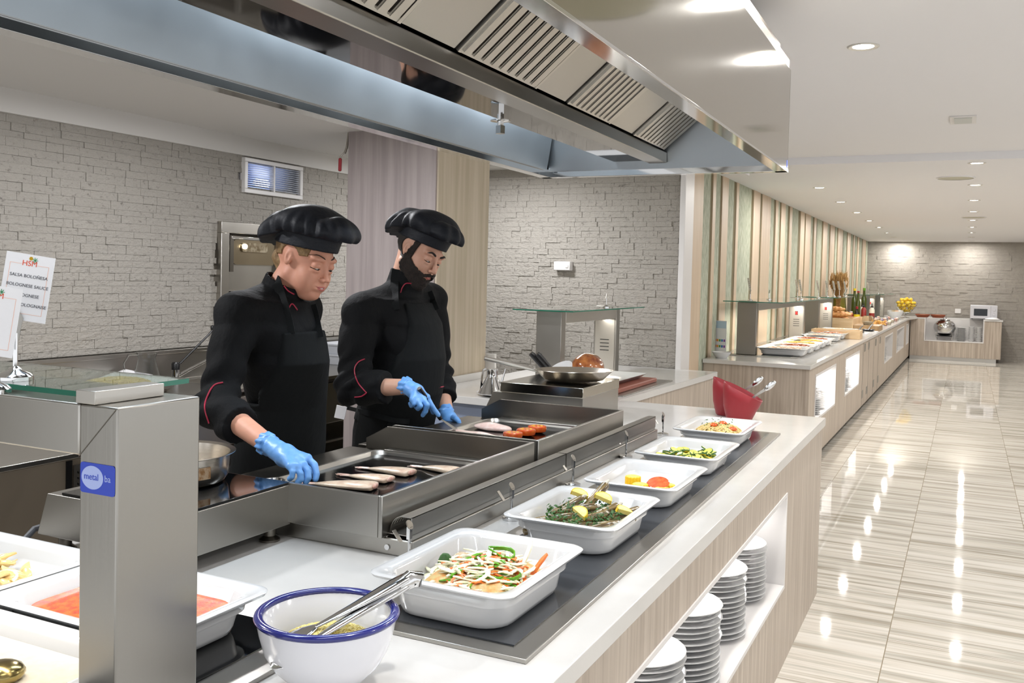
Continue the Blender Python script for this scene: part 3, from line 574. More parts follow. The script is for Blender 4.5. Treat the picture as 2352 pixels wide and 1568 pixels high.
# ---------------------------------------------------------------- cruet on a plate
t = thing('oval_plate', 'shallow white round plate under the steel oil can', 'plate', (-2.42, 4.86, HC+.0005)); part('plate', MB().lathe([(0, 0), (.09, 0), (.15, .014), (.152, .017), (.095, .006), (0, .005)], n=44), CER, t, w=False)
t = thing('oil_can', 'shiny conical steel oil can with a thin spout', 'oil can', (-2.47, 4.83, HC+.007))
part('can_body', MB().lathe([(0, 0), (.078, 0), (.080, .006), (.034, .10), (.032, .108), (.032, .145), (.034, .148), (.0, .152)], n=40), CHR, t, w=False)
part('handle', MB().sweep([(-.030, -.02, .15), (-.045, -.025, .14), (-.05, -.03, .10), (-.055, -.03, .03)], .022, .002, (1, 0, 0)), CHR, t, w=False); part('spout', MB().tube([(.05, .02, .055), (.06, .025, .10), (.072, .03, .15)], [.009, .006, .004]), CHR, t, w=False)
t = solo('salt_shaker', MB().box(-.025, .025, -.025, .025, 0, .035).box(-.018, .1, -.02, .02, .03, .034), GLC, 'small glass caddy on the plate beside the oil can', 'glass dish', loc=(-2.36, 4.80, HC+.0095), bevel=.002)
# ---------------------------------------------------------------- ham on tray, board, steel sheet
t = solo('steel_sheet', MB().box(-2.28, -1.80, 5.22, 6.25, HC+.0005, HC+.006), STH, 'flat steel plate under the brown board on the far worktop', 'metal plate', bevel=.001)
t = solo('cutting_board', MB().box(-2.25, -1.86, 5.20, 6.08, HC+.0065, HC+.034), mat('brown_board', '8a4d3d', .5), 'thick reddish brown cutting board under the white tray', 'cutting board', bevel=.006)
t = solo('melamine_tray', MB().loft([rrect(.26, .62, .02, 0), rrect(.34, .72, .03, .03), rrect(.35, .73, .03, .033), rrect(.335, .715, .03, .031), rrect(.25, .61, .02, .005)]), CER, 'shallow white tray with the glazed ham on the brown board', 'tray', loc=(-2.08, 5.66, HC+.0345))
t = thing('glazed_ham', 'glossy brown glazed ham standing on the white tray', 'ham', (-2.16, 5.56, HC+.041))
def ham(P): return ell_(P, (0, 0, .085), (.105, .12, .088))+.004*wav(P, 45)
part('ham_body', netmesh([(ham, (-.14, -.15, -.02), (.14, .15, .2), .006)]), mat('ham_glaze', 'b8733c', .15, noise=((16, 16, 10), '6f2f12', .35, .65), coat=.6), t, w=False, smooth=60)
# ---------------------------------------------------------------- red slanted cups with spoons
cup = None
for k, (x, y, lb) in enumerate(((-1.005, 4.69, 'nearer of two red cups, slanted rim, holding a steel spoon'), (-1.10, 4.86, 'rear one of two red slanted cups, partly hidden behind the other'))):
    if cup is None:
        cup = thing('slanted_cup', lb, 'cup', (x, y, HC+.0005), math.radians(10), group='red slanted cups holding spoons')
        def rg(r, z, s, dz=0, k=1): return [((r*math.cos(a)+s), r*.95*math.sin(a), z+dz*math.cos(a)*k) for a in [2*PI*i/44 for i in range(44)]]
        m = MB().loft([rg(.056, 0, 0), rg(.062, .006, 0), rg(.080, .06, .002, -.012), rg(.090, .11, .008, -.035), rg(.096, .15, .016, -.045), rg(.094, .152, .016, -.045), rg(.086, .11, .008, -.035), rg(.075, .06, .002, -.012), rg(.054, .008, 0)])
        part('cup_body', m, RED, cup, w=False, smooth=60)
        part('spoon', MB().tube([(-.04, 0, .03), (.07, -.01, .12), (.10, -.012, .14)], .003).ball((0, 0, 0), (.03, .014, .004)).xf(Matrix.Identity(4)), ST, cup, w=False) if False else None
    else: cup2 = dup(cup, (x, y, HC+.0005), math.radians(10), label=lb)
    s = thing('serving_spoon', 'steel spoon standing in the %s red cup' % ('nearer' if k == 0 else 'rear'), 'spoon', (x, y, HC+.012), math.radians(10))
    part('handle', MB().sweep([(-.03, .0, .01), (.075, 0, .118), (.125, 0, .155)], [.007, .010, .015], .002, up=(0, 1, 0)), ST, s, w=False)
    m = MB().ball((0, 0, 0), (.036, .004, .014)); m.xf(Matrix.Translation((.145, 0, .172)) @ Matrix.Rotation(-.75, 4, 'Y')); part('bowl', m, CHR, s, w=False)
# ---------------------------------------------------------------- food
rnd = random.Random(11)
def fmat(n, c, c2=None, rough=.35, sc=(60, 60, 60), **k): return mat(n, c, rough, noise=(sc, c2 or c, .35, .65), **k)
FISH = fmat('fish_skin', 'd8c6ae', 'bfa18c', .25, (25, 25, 60)); FISHP = fmat('fish_flesh', 'e4cfc0', 'cf9f8e', .25); CHK = fmat('raw_chicken', 'dcb9ae', 'e8d2c8', .22, (40, 40, 40)); TOM = fmat('tomato_skin', 'cf4a1c', 'd96a22', .15, coat=.5)
TOF = fmat('tomato_flesh', 'dd6f3e', 'c84422', .2, (90, 90, 90)); SH0=0; LEM = fmat('lemon_rind', 'e8c531', 'd9b020', .4); LEF = fmat('lemon_flesh', 'efe08a', 'e6d06a', .3)
WHV = fmat('white_strips', 'ece6d2', 'dfe0b8', .3); ORV = fmat('carrot', 'e07a2c', 'd9651c', .35); GRV = fmat('green_pepper', '6aa82a', '4a8a1c', .2); DKG = fmat('leaf_green', '3c6b2c', '28501c', .4)
# fish on the nearer griddle
def fish(a, b, wd, hgt, lb, k):
    a, b = Vector(a), Vector(b); d = (b-a); ln = d.length; t = thing('fish', lb, 'fish', (a.x, a.y, .9815), math.atan2(d.y, d.x), 'hake fillets on the griddle')
    m = MB(); R = []
    for i, (u, w_, h_) in enumerate(((0, .006, .003), (.08, .012, .005), (.25, .45, .6), (.55, .8, .9), (.85, 1, 1), (.97, .95, .95), (1, .8, .8))):
        w_ = w_*wd*1.45 if i > 1 else w_; h_ = h_*hgt if i > 1 else h_
        R.append([(u*ln, w_/2*math.cos(q)*(1+.06*math.sin(3*q+k+i)), .001+h_*(.5+.5*math.sin(q)) if math.sin(q) > -.2 else .001) for q in [2*PI*j/16 for j in range(16)]])
    part('fillet', m.loft(R), FISH, t, w=False, smooth=60, sub=1)
    part('pink_cut_end', MB().ball((ln, 0, hgt*.5), (.004, wd*.4, hgt*.42), 12, 7), fmat('fish_cut', 'cc8f80', 'e2c0b0', .2) if 'fish_cut' not in MATS else MATS['fish_cut'], t, w=False)
    mm = MB(); rr = random.Random(k)
    for _ in range(14): x = -rr.uniform(0, .03); y = rr.uniform(-.006, .006); mm.tube([(x+.03, y, .004), (x, y*1.5, .003), (x-.012, y*2.3, .002)], [.0025, .0015, .0008], 5)
    part('tail_flakes', mm, FISHP, t, w=False)
fish((-1.750, 2.235), (-1.545, 2.285), .058, .020, 'grey skinned fish piece nearest the gloved hand, with crumbs', 1); fish((-1.725, 2.385), (-1.560, 2.385), .052, .018, 'fish piece second from the front on the griddle', 2)
fish((-1.735, 2.505), (-1.555, 2.500), .055, .020, 'fish piece farthest left on the griddle', 3); fish((-1.600, 2.615), (-1.455, 2.610), .050, .018, 'fish piece nearest the back corner of the griddle', 4)
def blob(name, c, r, seed, m_, lb, cat, amp=.006, fr=40, h=.004, group=None):
    r = np.array(r)
    def f(P): return np.maximum(ell_(P, (0, 0, r[2]*.6), r)+amp*wav(P+seed, fr), -P[:, 2])
    return solo(name, netmesh([(f, -r*1.35-.004, r*1.35+np.array([0, 0, r[2]]), h)]), m_, lb, cat, group, loc=c, smooth=70)
blob('chicken_breast', (-1.735, 3.225, .981), (.11, .045, .014), 1, CHK, 'longer raw chicken fillet by the spatula tip', 'chicken'); blob('chicken_breast', (-1.745, 3.425, .981), (.085, .038, .016), 4, CHK, 'rear raw chicken fillet on the farther griddle', 'chicken')
for k, (x, y, lb) in enumerate(((-1.575, 3.27, 'front'), (-1.565, 3.37, 'middle'), (-1.56, 3.465, 'rear'))):
    t = thing('tomato_half', lb+' grilled tomato half of three on the farther griddle', 'tomato', (x, y, .9815), group='tomato halves on the griddle')
    part('skin', MB().lathe([(.024, 0), (.036, .006), (.040, .018), (.038, .026), (0, .027)], n=28), TOM, t, w=False); part('cut_face', MB().lathe([(0, .0275), (.034, .0275), (.036, .026)], n=24), TOF, t, w=False)
    m = MB()
    for q in range(7): a = q*2*PI/7; m.ball((.020*math.cos(a), .020*math.sin(a), .0275), (.007, .004, .0012), 8, 5)
    part('seeds', m, LEM, t, w=False)
# nearest dish: a heap of shredded vegetables
def heap(c, rx, ry, hgt, x, y):
    q = 1-((x/rx)**2+(y/ry)**2); return hgt*max(q, 0)**.6
def strip(m, rr, c, ln, wd, th, az, el=0, bend=.3):
    pts = [];  d = Vector((math.cos(az)*math.cos(el), math.sin(az)*math.cos(el), math.sin(el))); s_ = Vector((-math.sin(az), math.cos(az), 0)); b = rr.uniform(-bend, bend)*ln
    for i in range(5): u = i/4-.5; pts.append(Vector(c)+d*ln*u+s_*b*(1-4*u*u)+Vector((0, 0, .004*(1-4*u*u))))
    m.sweep(pts, [wd*.4, wd, wd, wd, wd*.4], th)
rr = random.Random(2); bz = HC+.0118; cx, cy, rx, ry, hh = -.905, 1.745, .108, .140, .052
for nm, mt, n, ln, wd, lb in (('shredded_cabbage', WHV, 330, .055, .009, 'pale shredded cabbage and onion heaped in the nearest dish'), ('shredded_carrot', ORV, 260, .034, .008, 'orange carrot shreds mixed through the nearest dish'), ('green_shreds', GRV, 110, .028, .008, 'small light green slivers mixed through the nearest dish')):
    m = MB()
    for _ in range(n):
        a, q = rr.uniform(0, 2*PI), math.sqrt(rr.random()); x, y = rx*q*math.cos(a), ry*q*math.sin(a); z = bz+.030+heap(0, rx, ry, hh, x, y)*rr.uniform(.75, 1.05)
        strip(m, rr, (cx+x, cy+y, z), ln*rr.uniform(.5, 1.4), wd*rr.uniform(.6, 1.3), .002, rr.uniform(0, PI), rr.uniform(-.35, .35))
    solo(nm, m, mt, lb, 'vegetables', kind='stuff')
m = MB().loft([rrect(rx*2*k_, ry*2*k_, .03, bz+z) for k_, z in ((.96, .0265), (.93, .040), (.7, .064), (.3, .074))]); m.v = [(x+cx, y+cy, z) for x, y, z in m.v]; solo('vegetable_heap', m, fmat('vegetable_bed', 'b9b27a', 'c98a4a', .4, (70, 70, 70)), 'bed of mixed vegetables filling the nearest dish', 'vegetables', kind='stuff')
def ring_piece(c, r, a0, a1, rot, lb, wd=.012):
    pts = [(r*math.cos(a), r*.55*math.sin(a), .004*math.sin(2*a)) for a in [a0+(a1-a0)*i/12 for i in range(13)]]
    m = MB().sweep(pts, .003, wd); m.xf(Matrix.Rotation(rot[0], 4, 'X') @ Matrix.Rotation(rot[1], 4, 'Y')); solo('pepper_strip', m, GRV, lb, 'pepper', 'green pepper strips in the nearest dish', loc=c, rz=rot[2])
ring_piece((-.895, 1.815, bz+.083), .030, 0, 2*PI, (.3, .2, .1), 'green pepper ring lying on top at the back of the heap', .009); ring_piece((-.85, 1.72, bz+.075), .045, 3.4, 6.0, (.5, 0, .5), 'curved green pepper strip across the middle of the heap'); ring_piece((-.86, 1.66, bz+.058), .03, .2, 2.9, (.4, 0, 1.2), 'short green pepper strip at the lower right of the heap')
m = MB().ball((0, 0, 0), (.020, .012, .03), 12, 8); solo('spinach_leaf', m, DKG, 'dark green leaf at the left edge of the vegetable heap', 'leaf', loc=(-.995, 1.745, bz+.055))
m = MB().ball((0, 0, 0), (.020, .015, .016), 12, 8); solo('mushroom_piece', m, fmat('mushroom', 'a98f6e', 'c9b594', .4), 'brown mushroom piece beside the dark leaf', 'mushroom', loc=(-.965, 1.765, bz+.07))
for k, (x, y, z, az) in enumerate(((-.80, 1.80, .07, 1.2), (-.84, 1.83, .085, 1.6), (-.87, 1.60, .045, .1))):
    m = MB(); strip(m, rr, (0, 0, 0), .07, .008, .006, az, .7 if k < 2 else .1, .05); solo('courgette_stick', m, WHV if k else ORV, ('orange carrot stick poking up at the back right', 'pale stick standing up at the back of the heap', 'pale green baton at the front of the heap')[k], 'vegetable stick', loc=(x, y, bz+z))
# razor clams with lemon and parsley
SH = mat('razor_shell', '4f4028', .22, noise=((8, 120, 120), '8a7650', .42, .58), coat=.4); SHI = mat('shell_inside', 'b9b3a6', .3)
proto = None
clams = [(-.975, 2.36, .052, .6, .5, 'tilted up at the back left'), (-.91, 2.41, .075, .9, .75, 'sticking up highest over the rim'), (-.935, 2.27, .045, 1.1, .3, 'in the left middle'), (-.86, 2.33, .058, .75, .35, 'right of the lemon slice'), (-.885, 2.22, .045, .35, .1, 'at the front middle'), (-.83, 2.24, .050, .45, .15, 'at the front right'), (-.81, 2.36, .055, .9, .2, 'at the back right'), (-.845, 2.19, .04, .2, .05, 'lowest at the front right'), (-.955, 2.19, .04, .8, .1, 'at the front left'), (-.90, 2.32, .04, 1.4, .15, 'in the centre'), (-.79, 2.29, .045, 1.2, .25, 'close to the right wall'), (-.93, 2.33, .062, .2, .2, 'across the top left'), (-.87, 2.27, .058, 1.0, .1, 'across the top middle'), (-.83, 2.19, .052, .7, .2, 'over the front right corner'), (-.96, 2.25, .05, .3, .2, 'near the left wall')]
for x, y, z, az, el, lb in clams:
    lb = 'brown razor clam '+lb+' of the clam dish'
    if proto is None:
        proto = thing('razor_clam', lb, 'clam', group='razor clams in the second dish')
        R = [[(u, w_*math.cos(q), .011*math.sin(q)*s_+.010*u*u*20*0) for q in [2*PI*j/14 for j in range(14)]] for u, w_, s_ in ((-.062, .004, .3), (-.06, .010, .8), (-.03, .0125, 1), (.02, .0135, 1), (.055, .0125, .9), (.062, .005, .3))]
        part('shell', MB().loft(R), SH, proto, w=False, smooth=60); part('flesh', MB().tube([(.05, 0, .0), (.066, .002, .002), (.072, .003, .0)], [.006, .005, .002], 8), SHI, proto, w=False); c = proto; c.location = (x, y, bz+z)
    else: c = dup(proto, (x, y, bz+z), label=lb)
    c.rotation_euler = (rr.uniform(-.5, .5), -el, az)
for k, (x, y, z, rz_, lb) in enumerate(((-.945, 2.395, .085, .4, 'at the back left'), (-.865, 2.365, .090, .1, 'flat on top in the middle'), (-.885, 2.24, .075, -.5, 'at the front middle'), (-.795, 2.345, .068, .9, 'at the right side'))):
    t = thing('lemon_wedge', 'lemon wedge '+lb+' of the clam dish', 'lemon', (x, y, bz+z), rz_, 'lemon wedges on the clams'); t.rotation_euler = (.4, .3, rz_)
    m = MB().prism([(0, 0)]+[(.022*math.cos(a), .022*math.sin(a)) for a in [PI*i/8 for i in range(9)]], -.006, .006); part('flesh', m, LEF, t, w=False)
    m = MB().loft([[(r*math.cos(a), r*math.sin(a), z_) for r, z_ in ((.0222, -.0062), (.025, -.0062), (.025, .0062), (.0222, .0062))] for a in [PI*i/8 for i in range(9)]]); part('rind', m, LEM, t, w=False)
def leaves(name, c, rx, ry, z, n, lb, mt, sz=.006):
    m = MB()
    for _ in range(n):
        a, q = rr.uniform(0, 2*PI), math.sqrt(rr.random()); p = Vector((c[0]+rx*q*math.cos(a), c[1]+ry*q*math.sin(a), z+rr.uniform(-.01, .022))); u = Vector((rr.gauss(0, 1), rr.gauss(0, 1), rr.gauss(0, .5))).normalized()*sz*rr.uniform(.6, 1.5); v = u.orthogonal().normalized()*sz*.6
        m.add([p-u, p-v*.8, p+u, p+v*.8, p+Vector((0, 0, .002))], [(0, 1, 4), (1, 2, 4), (2, 3, 4), (3, 0, 4), (0, 3, 2, 1)])
    solo(name, m, mt, lb, 'herbs', kind='stuff')
leaves('chopped_parsley', (-.893, 2.30), .098, .135, bz+.055, 650, 'chopped green parsley strewn over the razor clams', DKG)
m = MB().box(-.985, -.80, 2.16, 2.45, bz+.0265, bz+.040); solo('clam_sauce', m, fmat('clam_bed', '5f5636', '8a7c56', .35, (70, 70, 70)), 'brown oily bed of clams and sauce in the second dish', 'food', kind='stuff', bevel=.01)
# corn and tomato
CRN = mat('corn', 'e5c21c', .3, bump=((180, 180, 180), .8, .003)); CRC = fmat('corn_core', 'e8d88a', 'e9c93a', .4, (150, 150, 150))
def corn(x, y, z, h, lb, tilt=0):
    t = thing('corn_piece', lb, 'corn', (x, y, z), group='corn pieces in the middle dish'); t.rotation_euler = (tilt, 0, 0)
    R = []
    for zz, r in ((0, .021), (.002, .0235), (h-.002, .0235), (h, .021)): R.append([((r+.0016*math.cos(14*a))*math.cos(a), (r+.0016*math.cos(14*a))*math.sin(a), zz) for a in [2*PI*i/84 for i in range(84)]])
    part('kernels', MB().loft(R), CRN, t, w=False); part('cut_end', MB().lathe([(.012, h+.0004), (.0, h+.0008)], n=20, cap0=False).lathe([(.021, h), (.018, h+.001), (.012, h+.0004)], n=28, cap0=False, cap1=False), CRC, t, w=False)
corn(-.925, 2.80, bz+.0268, .040, 'taller corn piece at the left of the group'); corn(-.885, 2.75, bz+.0268, .030, 'lower corn piece in front of the taller one'); corn(-.828, 2.85, bz+.0268, .016, 'thin corn slice at the right back'); corn(-.828, 2.795, bz+.0268, .014, 'thin corn slice at the right front')
for x, y, tl, lb in ((-.852, 2.83, .35, 'upright round tomato slice behind the corn'), (-.955, 2.735, .0, 'tomato slice lying flat at the left'), (-.856, 2.745, .0, 'tomato slice lying flat beside the low corn')):
    t = thing('tomato_slice', lb, 'tomato', (x, y, bz+.0268+(.018 if tl else 0)), group='tomato slices in the middle dish'); t.rotation_euler = (tl, 0, 0)
    part('skin', MB().lathe([(.033, 0), (.036, .003), (.033, .006)], n=32), TOM, t, w=False); part('cut_face', MB().lathe([(0, .0065), (.033, .0063)], n=28, cap1=False), TOF, t, w=False)
# courgette and pasta
ZUC = fmat('courgette_flesh', 'cfcf4e', 'dcd87a', .3); EGG = fmat('egg_yellow', 'e0cc3e', 'c9a53a', .35)
m = MB()
for _ in range(60):
    a, q = rr.uniform(0, 2*PI), math.sqrt(rr.random()); p = Vector((-.905+.10*q*math.cos(a), 3.375+.13*q*math.sin(a), bz+.036+rr.uniform(0, .016))); M = Matrix.Translation(p) @ Matrix.Rotation(rr.uniform(-.5, .5), 4, 'X') @ Matrix.Rotation(rr.uniform(-.5, .5), 4, 'Y'); r = rr.uniform(.013, .019); s0 = len(m.v)
    m.cur = 0; m.lathe([(0, .0022), (r*.9, .0022), (r*.9, -.0022), (0, -.0022)], n=14); m.cur = 1; m.lathe([(r*.9, .0022), (r, .0015), (r, -.0015), (r*.9, -.0022)], n=14, cap0=False, cap1=False)
    m.xf(M, s0)
solo('fried_courgette', m, [ZUC, DKG], 'sliced courgette in egg filling the fourth dish', 'vegetables', kind='stuff')
m = MB().ball((-.905, 3.375, bz+.030), (.10, .135, .012), 18, 8); solo('courgette_egg', m, EGG, 'yellow egg layer under the courgette slices', 'food', kind='stuff')
PST = fmat('pasta', 'dcc58a', 'cdb06c', .3)
def noodles(name, c, rx, ry, hgt, n, mt, lb, r=.0022, ln=.09, cat='pasta'):
    m = MB()
    for _ in range(n):
        a, q = rr.uniform(0, 2*PI), math.sqrt(rr.random())*.8; x, y = rx*q*math.cos(a), ry*q*math.sin(a); z = c[2]+heap(0, rx, ry, hgt, x, y)*rr.uniform(.6, 1.05)+.004; pts = []; az = rr.uniform(0, 6.3); cu = rr.uniform(-60, 60); p = Vector((c[0]+x, c[1]+y, z))
        for i in range(9): pts.append(p.copy()); az += cu*ln/8*.5; p = p+Vector((math.cos(az), math.sin(az), 0))*ln/8; qx, qy = (p.x-c[0])/rx, (p.y-c[1])/ry; qq = math.hypot(qx, qy); p.x, p.y = (c[0]+qx/qq*rx*.97, c[1]+qy/qq*ry*.97) if qq > .97 else (p.x, p.y); dz = heap(0, rx, ry, hgt, p.x-c[0], p.y-c[1]); p.z = c[2]+.004+dz*rr.uniform(.85, 1.05)
        m.tube(pts, r, 5)
    m.ball((c[0], c[1], c[2]), (rx*.9, ry*.9, hgt*.85+.004), 18, 8); return solo(name, m, mt, lb, cat, kind='stuff', smooth=60)
noodles('spaghetti', (-.94, 3.985, bz+.028), .10, .15, .042, 170, PST, 'tangled spaghetti heaped in the farthest dish', ln=.10)
for k, (x, y, z) in enumerate(((-.945, 3.93, .075), (-.87, 3.95, .062), (-.925, 4.00, .075))):
    solo('tomato_chunk', MB().ball((0, 0, 0), (.018, .014, .01), 10, 6), TOM, ('larger red tomato chunk on the front of the spaghetti', 'small red chunk at the right of the spaghetti', 'red chunk at the middle of the spaghetti')[k], 'tomato', 'tomato chunks on the spaghetti', loc=(x, y, bz+z))
leaves('chopped_parsley', (-.94, 3.97), .065, .10, bz+.068, 60, 'dark herb flecks on the spaghetti', DKG, .005)
# ---------------------------------------------------------------- bottom left: heated dishes
t_z = HC+.0118
solo('serving_dish', gn(.31, .43, .075), CER, 'big white dish of orange tomato sauce behind the steel post', 'serving dish', loc=(-1.395, 1.255, t_z), smooth=60)
solo('serving_dish', gn(.40, .42, .075), CER, 'white dish of filled pasta at the left edge', 'serving dish', loc=(-1.83, 1.20, t_z), smooth=60)
solo('serving_dish', gn(.36, .62, .075), CER, 'white dish of pale cream sauce at the lower left corner', 'serving dish', loc=(-1.46, .905, t_z), smooth=60)
SAU = mat('tomato_sauce', 'bf3f10', .25, noise=((50, 50, 50), 'cf6418', .4, .6), bump=((120, 120, 120), .5, .003), coat=.4)
solo('tomato_sauce', MB().loft([rrect(.335, .215, .045, z, 6, -1.395, 1.255) for z in (t_z+.0265, t_z+.050)]), SAU, 'orange red tomato sauce filling the big dish', 'sauce', kind='stuff')
solo('cream_sauce', MB().loft([rrect(.53, .27, .04, z, 6, -1.46, .905) for z in (t_z+.0265, t_z+.052)]), fmat('cream', 'ddd0ba', 'e3d8c6', .2), 'pale cream sauce in the lower left dish', 'sauce', kind='stuff')
lp_ = on_z(2, 1545, t_z+.062); t = thing('ladle', 'brass coloured ladle lying in the cream sauce at the left edge', 'ladle', (lp_.x, lp_.y, t_z+.062)); brs = mat('brass', '9a8a5a', .2, 1)
part('ladle_bowl', MB().ball((0, 0, 0), (.035, .035, .018)), brs, t, w=False); part('handle', MB().tube([(-.02, -.02, .01), (-.12, -.10, .05)], .005), brs, t, w=False)
RAV = fmat('ravioli_dough', 'd6b46c', 'e2c78a', .25, (30, 30, 30), coat=.3); pr = None; k = 0
for _ in range(34):
    a, q = rr.uniform(0, 2*PI), math.sqrt(rr.random()); x, y = .13*q*math.cos(a), .12*q*math.sin(a); z = t_z+.03+heap(0, .14, .13, .03, x, y)
    lb = 'yellow half moon pasta piece in the dish at the left edge'
    if pr is None:
        pr = thing('ravioli', lb, 'pasta', group='half moon pasta pieces in the left dish'); pts = [(.034*math.cos(a_), .026*math.sin(a_)) for a_ in [PI*i/10 for i in range(11)]]
        part('dough_edge', MB().prism(pts, -.0015, .0015), RAV, pr, w=False); part('filling', MB().ball((0, .010, .001), (.022, .011, .007), 12, 7), RAV, pr, w=False); c = pr; c.location = (-1.83+x, 1.22+y, z)
    else: c = dup(pr, (-1.83+x, 1.22+y, z), label=lb)
    c.rotation_euler = (rr.uniform(-.5, .5), rr.uniform(-.5, .5), rr.uniform(0, 6.3))
# big enamel look bowl with cheese and tongs
NAV = mat('navy_rim', '1f2470', .15, coat=.5)
t = thing('serving_bowl', 'white bowl with a navy blue rim in front of the dishes', 'bowl', (-.945, 1.262, HC+.0005)); R = .119
part('bowl_body', MB().lathe([(.045, 0), (.050, .002), (.052, .008), (.066, .020), (.090, .045), (.104, .070), (.112, .100), (R-.002, .126), (R-.008, .128), (R-.014, .124), (.098, .078), (.078, .045), (.05, .022), (0, .018)], n=64), mat('bowl_white', 'e3e3e8', .1, coat=.4), t, w=False, smooth=50)
part('blue_rim', MB().lathe([(R-.0065+.0082*math.cos(a_), .1262+.0062*math.sin(a_)) for a_ in [2*PI*i/16 for i in range(17)]][::-1], n=72, cap0=False, cap1=False), NAV, t, w=False, smooth=80)
noodles('grated_cheese', (-.945, 1.262, HC+.070), .082, .082, .026, 420, fmat('cheese', 'ecdf9e', 'e2cf70', .4), 'grated pale yellow cheese in the blue rimmed bowl', .0012, .035, 'cheese')
t = thing('serving_tongs', 'steel salad tongs resting across the blue rimmed bowl', 'tongs', (-.90, 1.32, HC+.13))
P0 = Vector((-.86, 1.385, HC+.165)); P1 = Vector((-.985, 1.195, HC+.078)); P2 = Vector((-.965, 1.170, HC+.074)); up = Vector((.1, .1, 1))
for nm, e, sgn in (('upper_arm', P1+Vector((0, .02, .012)), 1), ('lower_arm', P2, -1)):
    d = e-P0; sd = d.cross(up).normalized(); pts = [P0+d*u+sd*(-.004*sgn*math.sin(PI*u))+Vector((0, 0, .006*sgn*(1-u))) for u in (0, .05, .15, .3, .5, .7, .8)]
    part(nm, MB().esweep(pts, [.022, .031, .034, .031, .024, .016, .012], [.008, .012, .012, .010, .007, .005, .004], up=(.15, .1, 1)), CHR, t, smooth=60)
    pts = [P0+d*u for u in (.78, .82, .88, .95, 1.0, 1.05, 1.07)]; part('scoop', MB().esweep(pts, [.012, .024, .038, .044, .042, .026, .008], [.004, .005, .006, .006, .006, .005, .003], up=(.15, .1, 1)), CHR, t, smooth=60)
part('hinge_bend', MB().tube([P0+(P1-P0)*.10+Vector((0, 0, -.002)), P0+Vector((0, 0, -.002)), P0-(P1-P0)*.05+Vector((0, 0, -.006)), P0-(P1-P0)*.045+Vector((0, 0, -.018))], [.012, .0165, .016, .010], 16), CHR, t)
# ---------------------------------------------------------------- glass gantry at the left edge
def gantry_card(base, top_c, w_, h_, label, xdir, ydir, lines, group=None, logo=True):
    t = thing('menu_card_holder', label, 'menu card', base, group=group); b = Vector(base)
    part('round_base', MB().lathe([(.027, 0), (.027, .006), (.022, .011), (.010, .016), (.004, .022)], tuple(b), 30), CHR, t); part('stem', MB().tube([b+Vector((0, 0, .018)), b+Vector((0, 0, .075))], .0038, 10), CHR, t)
    xd, yd = Vector(xdir).normalized(), Vector(ydir).normalized(); M = frame(top_c, xd, yd); nz_ = xd.cross(yd)
    part('clip_jaw', MB().prism([(-.008, 0), (.008, 0), (.009, .022), (0, .034), (-.009, .022)], .0012, .0022).prism([(-.007, -.028), (.005, -.028), (.007, .002), (-.005, .002)], -.003, -.002).xf(Matrix.Translation(b+Vector((0, 0, .078)) - M.to_3x3() @ Vector((0, 0, 0))) @ M.to_3x3().to_4x4()), ST, t, smooth=None)
    m = MB().box(-w_/2, w_/2, -h_/2, h_/2, -.0005, .0005).xf(M); cd_ = part('card', m, PAP, t, smooth=None)
    if not lines: return t
    og = mat('card_orange', 'd9502a', .5) if 'card_orange' not in MATS else MATS['card_orange']; yl = mat('card_yellow', 'e8c024', .5) if 'card_yellow' not in MATS else MATS['card_yellow']; gn_ = mat('card_green', '1f8a50', .5) if 'card_green' not in MATS else MATS['card_green']; pk = mat('card_border', 'e8b6a0', .5) if 'card_border' not in MATS else MATS['card_border']
    k = w_/.075; m = MB(); fw, fh = w_*.40, h_*.40
    for x0, x1, y0, y1 in ((-fw, fw, -fh, -fh+.0006), (-fw, -fw+.0006, -fh, fh*.86), (fw-.0006, fw, -fh, fh*.86), (-fw, -w_*.16, fh*.86, fh*.86+.0006), (w_*.16, fw, fh*.86, fh*.86+.0006)): m.box(x0, x1, y0, y1, .0005, .0008)
    part('border', m.xf(M), pk, t, smooth=None)
    text('HSM', .012*k, M @ Matrix.Translation((0, h_*.36, .0007)), og, t)
    part('sun_mark', MB().lathe([(0, .0009), (.003*k, .0009)], n=16).xf(M @ Matrix.Translation((.001, h_*.36+.0085*k, 0))), yl, t)
    m = MB()
    for i in range(7): a = i*2*PI/7; m.sweep([(0, 0, .0009), (.0045*k*math.cos(a), .0045*k*math.sin(a), .0009)], .0009*k, .0002)
    part('palm_mark', m.xf(M @ Matrix.Translation((.0075*k, h_*.36+.0065*k, 0))), gn_, t)
    for i, s_ in enumerate(lines):
        if s_.strip(): text(s_, .0072*k, M @ Matrix.Translation((w_*.02, h_*(.17-.145*i), .0007)), INK, t)
    return t
GX, GY0, GY1, GZ = -1.07, .936, 1.094, 1.42
t = thing('glass_gantry', 'steel and glass serving gantry filling the lower left of the picture', 'gantry', (-1.35, 1.015, HC))
ZP = HC+.012
part('post', MB().box(GX-.076, GX, GY0, GY1, ZP, GZ).xf(Matrix.Identity(4)), STV, t, bevel=.003)
part('top_beam', MB().box(-2.10, GX-.077, GY0, GY1, GZ-.075, GZ), STH, t, bevel=.003); part('post', MB().box(-2.17, -2.10, GY0, GY1, HC+.0005, GZ), STV, t, bevel=.003)
part('seam', MB().sweep([(GX-.077, GY0-.0004, GZ-.076), (GX-.002, GY0-.0004, GZ-.002)], .0012, .0008, (0, 1, 0)), DST, t, smooth=None)
m = MB().prism([(-2.1, .80), (GX-.09, .80), (GX-.085, 1.20), (-2.1, 1.20)], GZ+.0065, GZ+.0145)
q = [tuple(on_z(x, y, GZ+.0105))[:2] for x, y in ((195, 906), (433, 874))]
(gx0, gy0), (gx1, gy1) = q
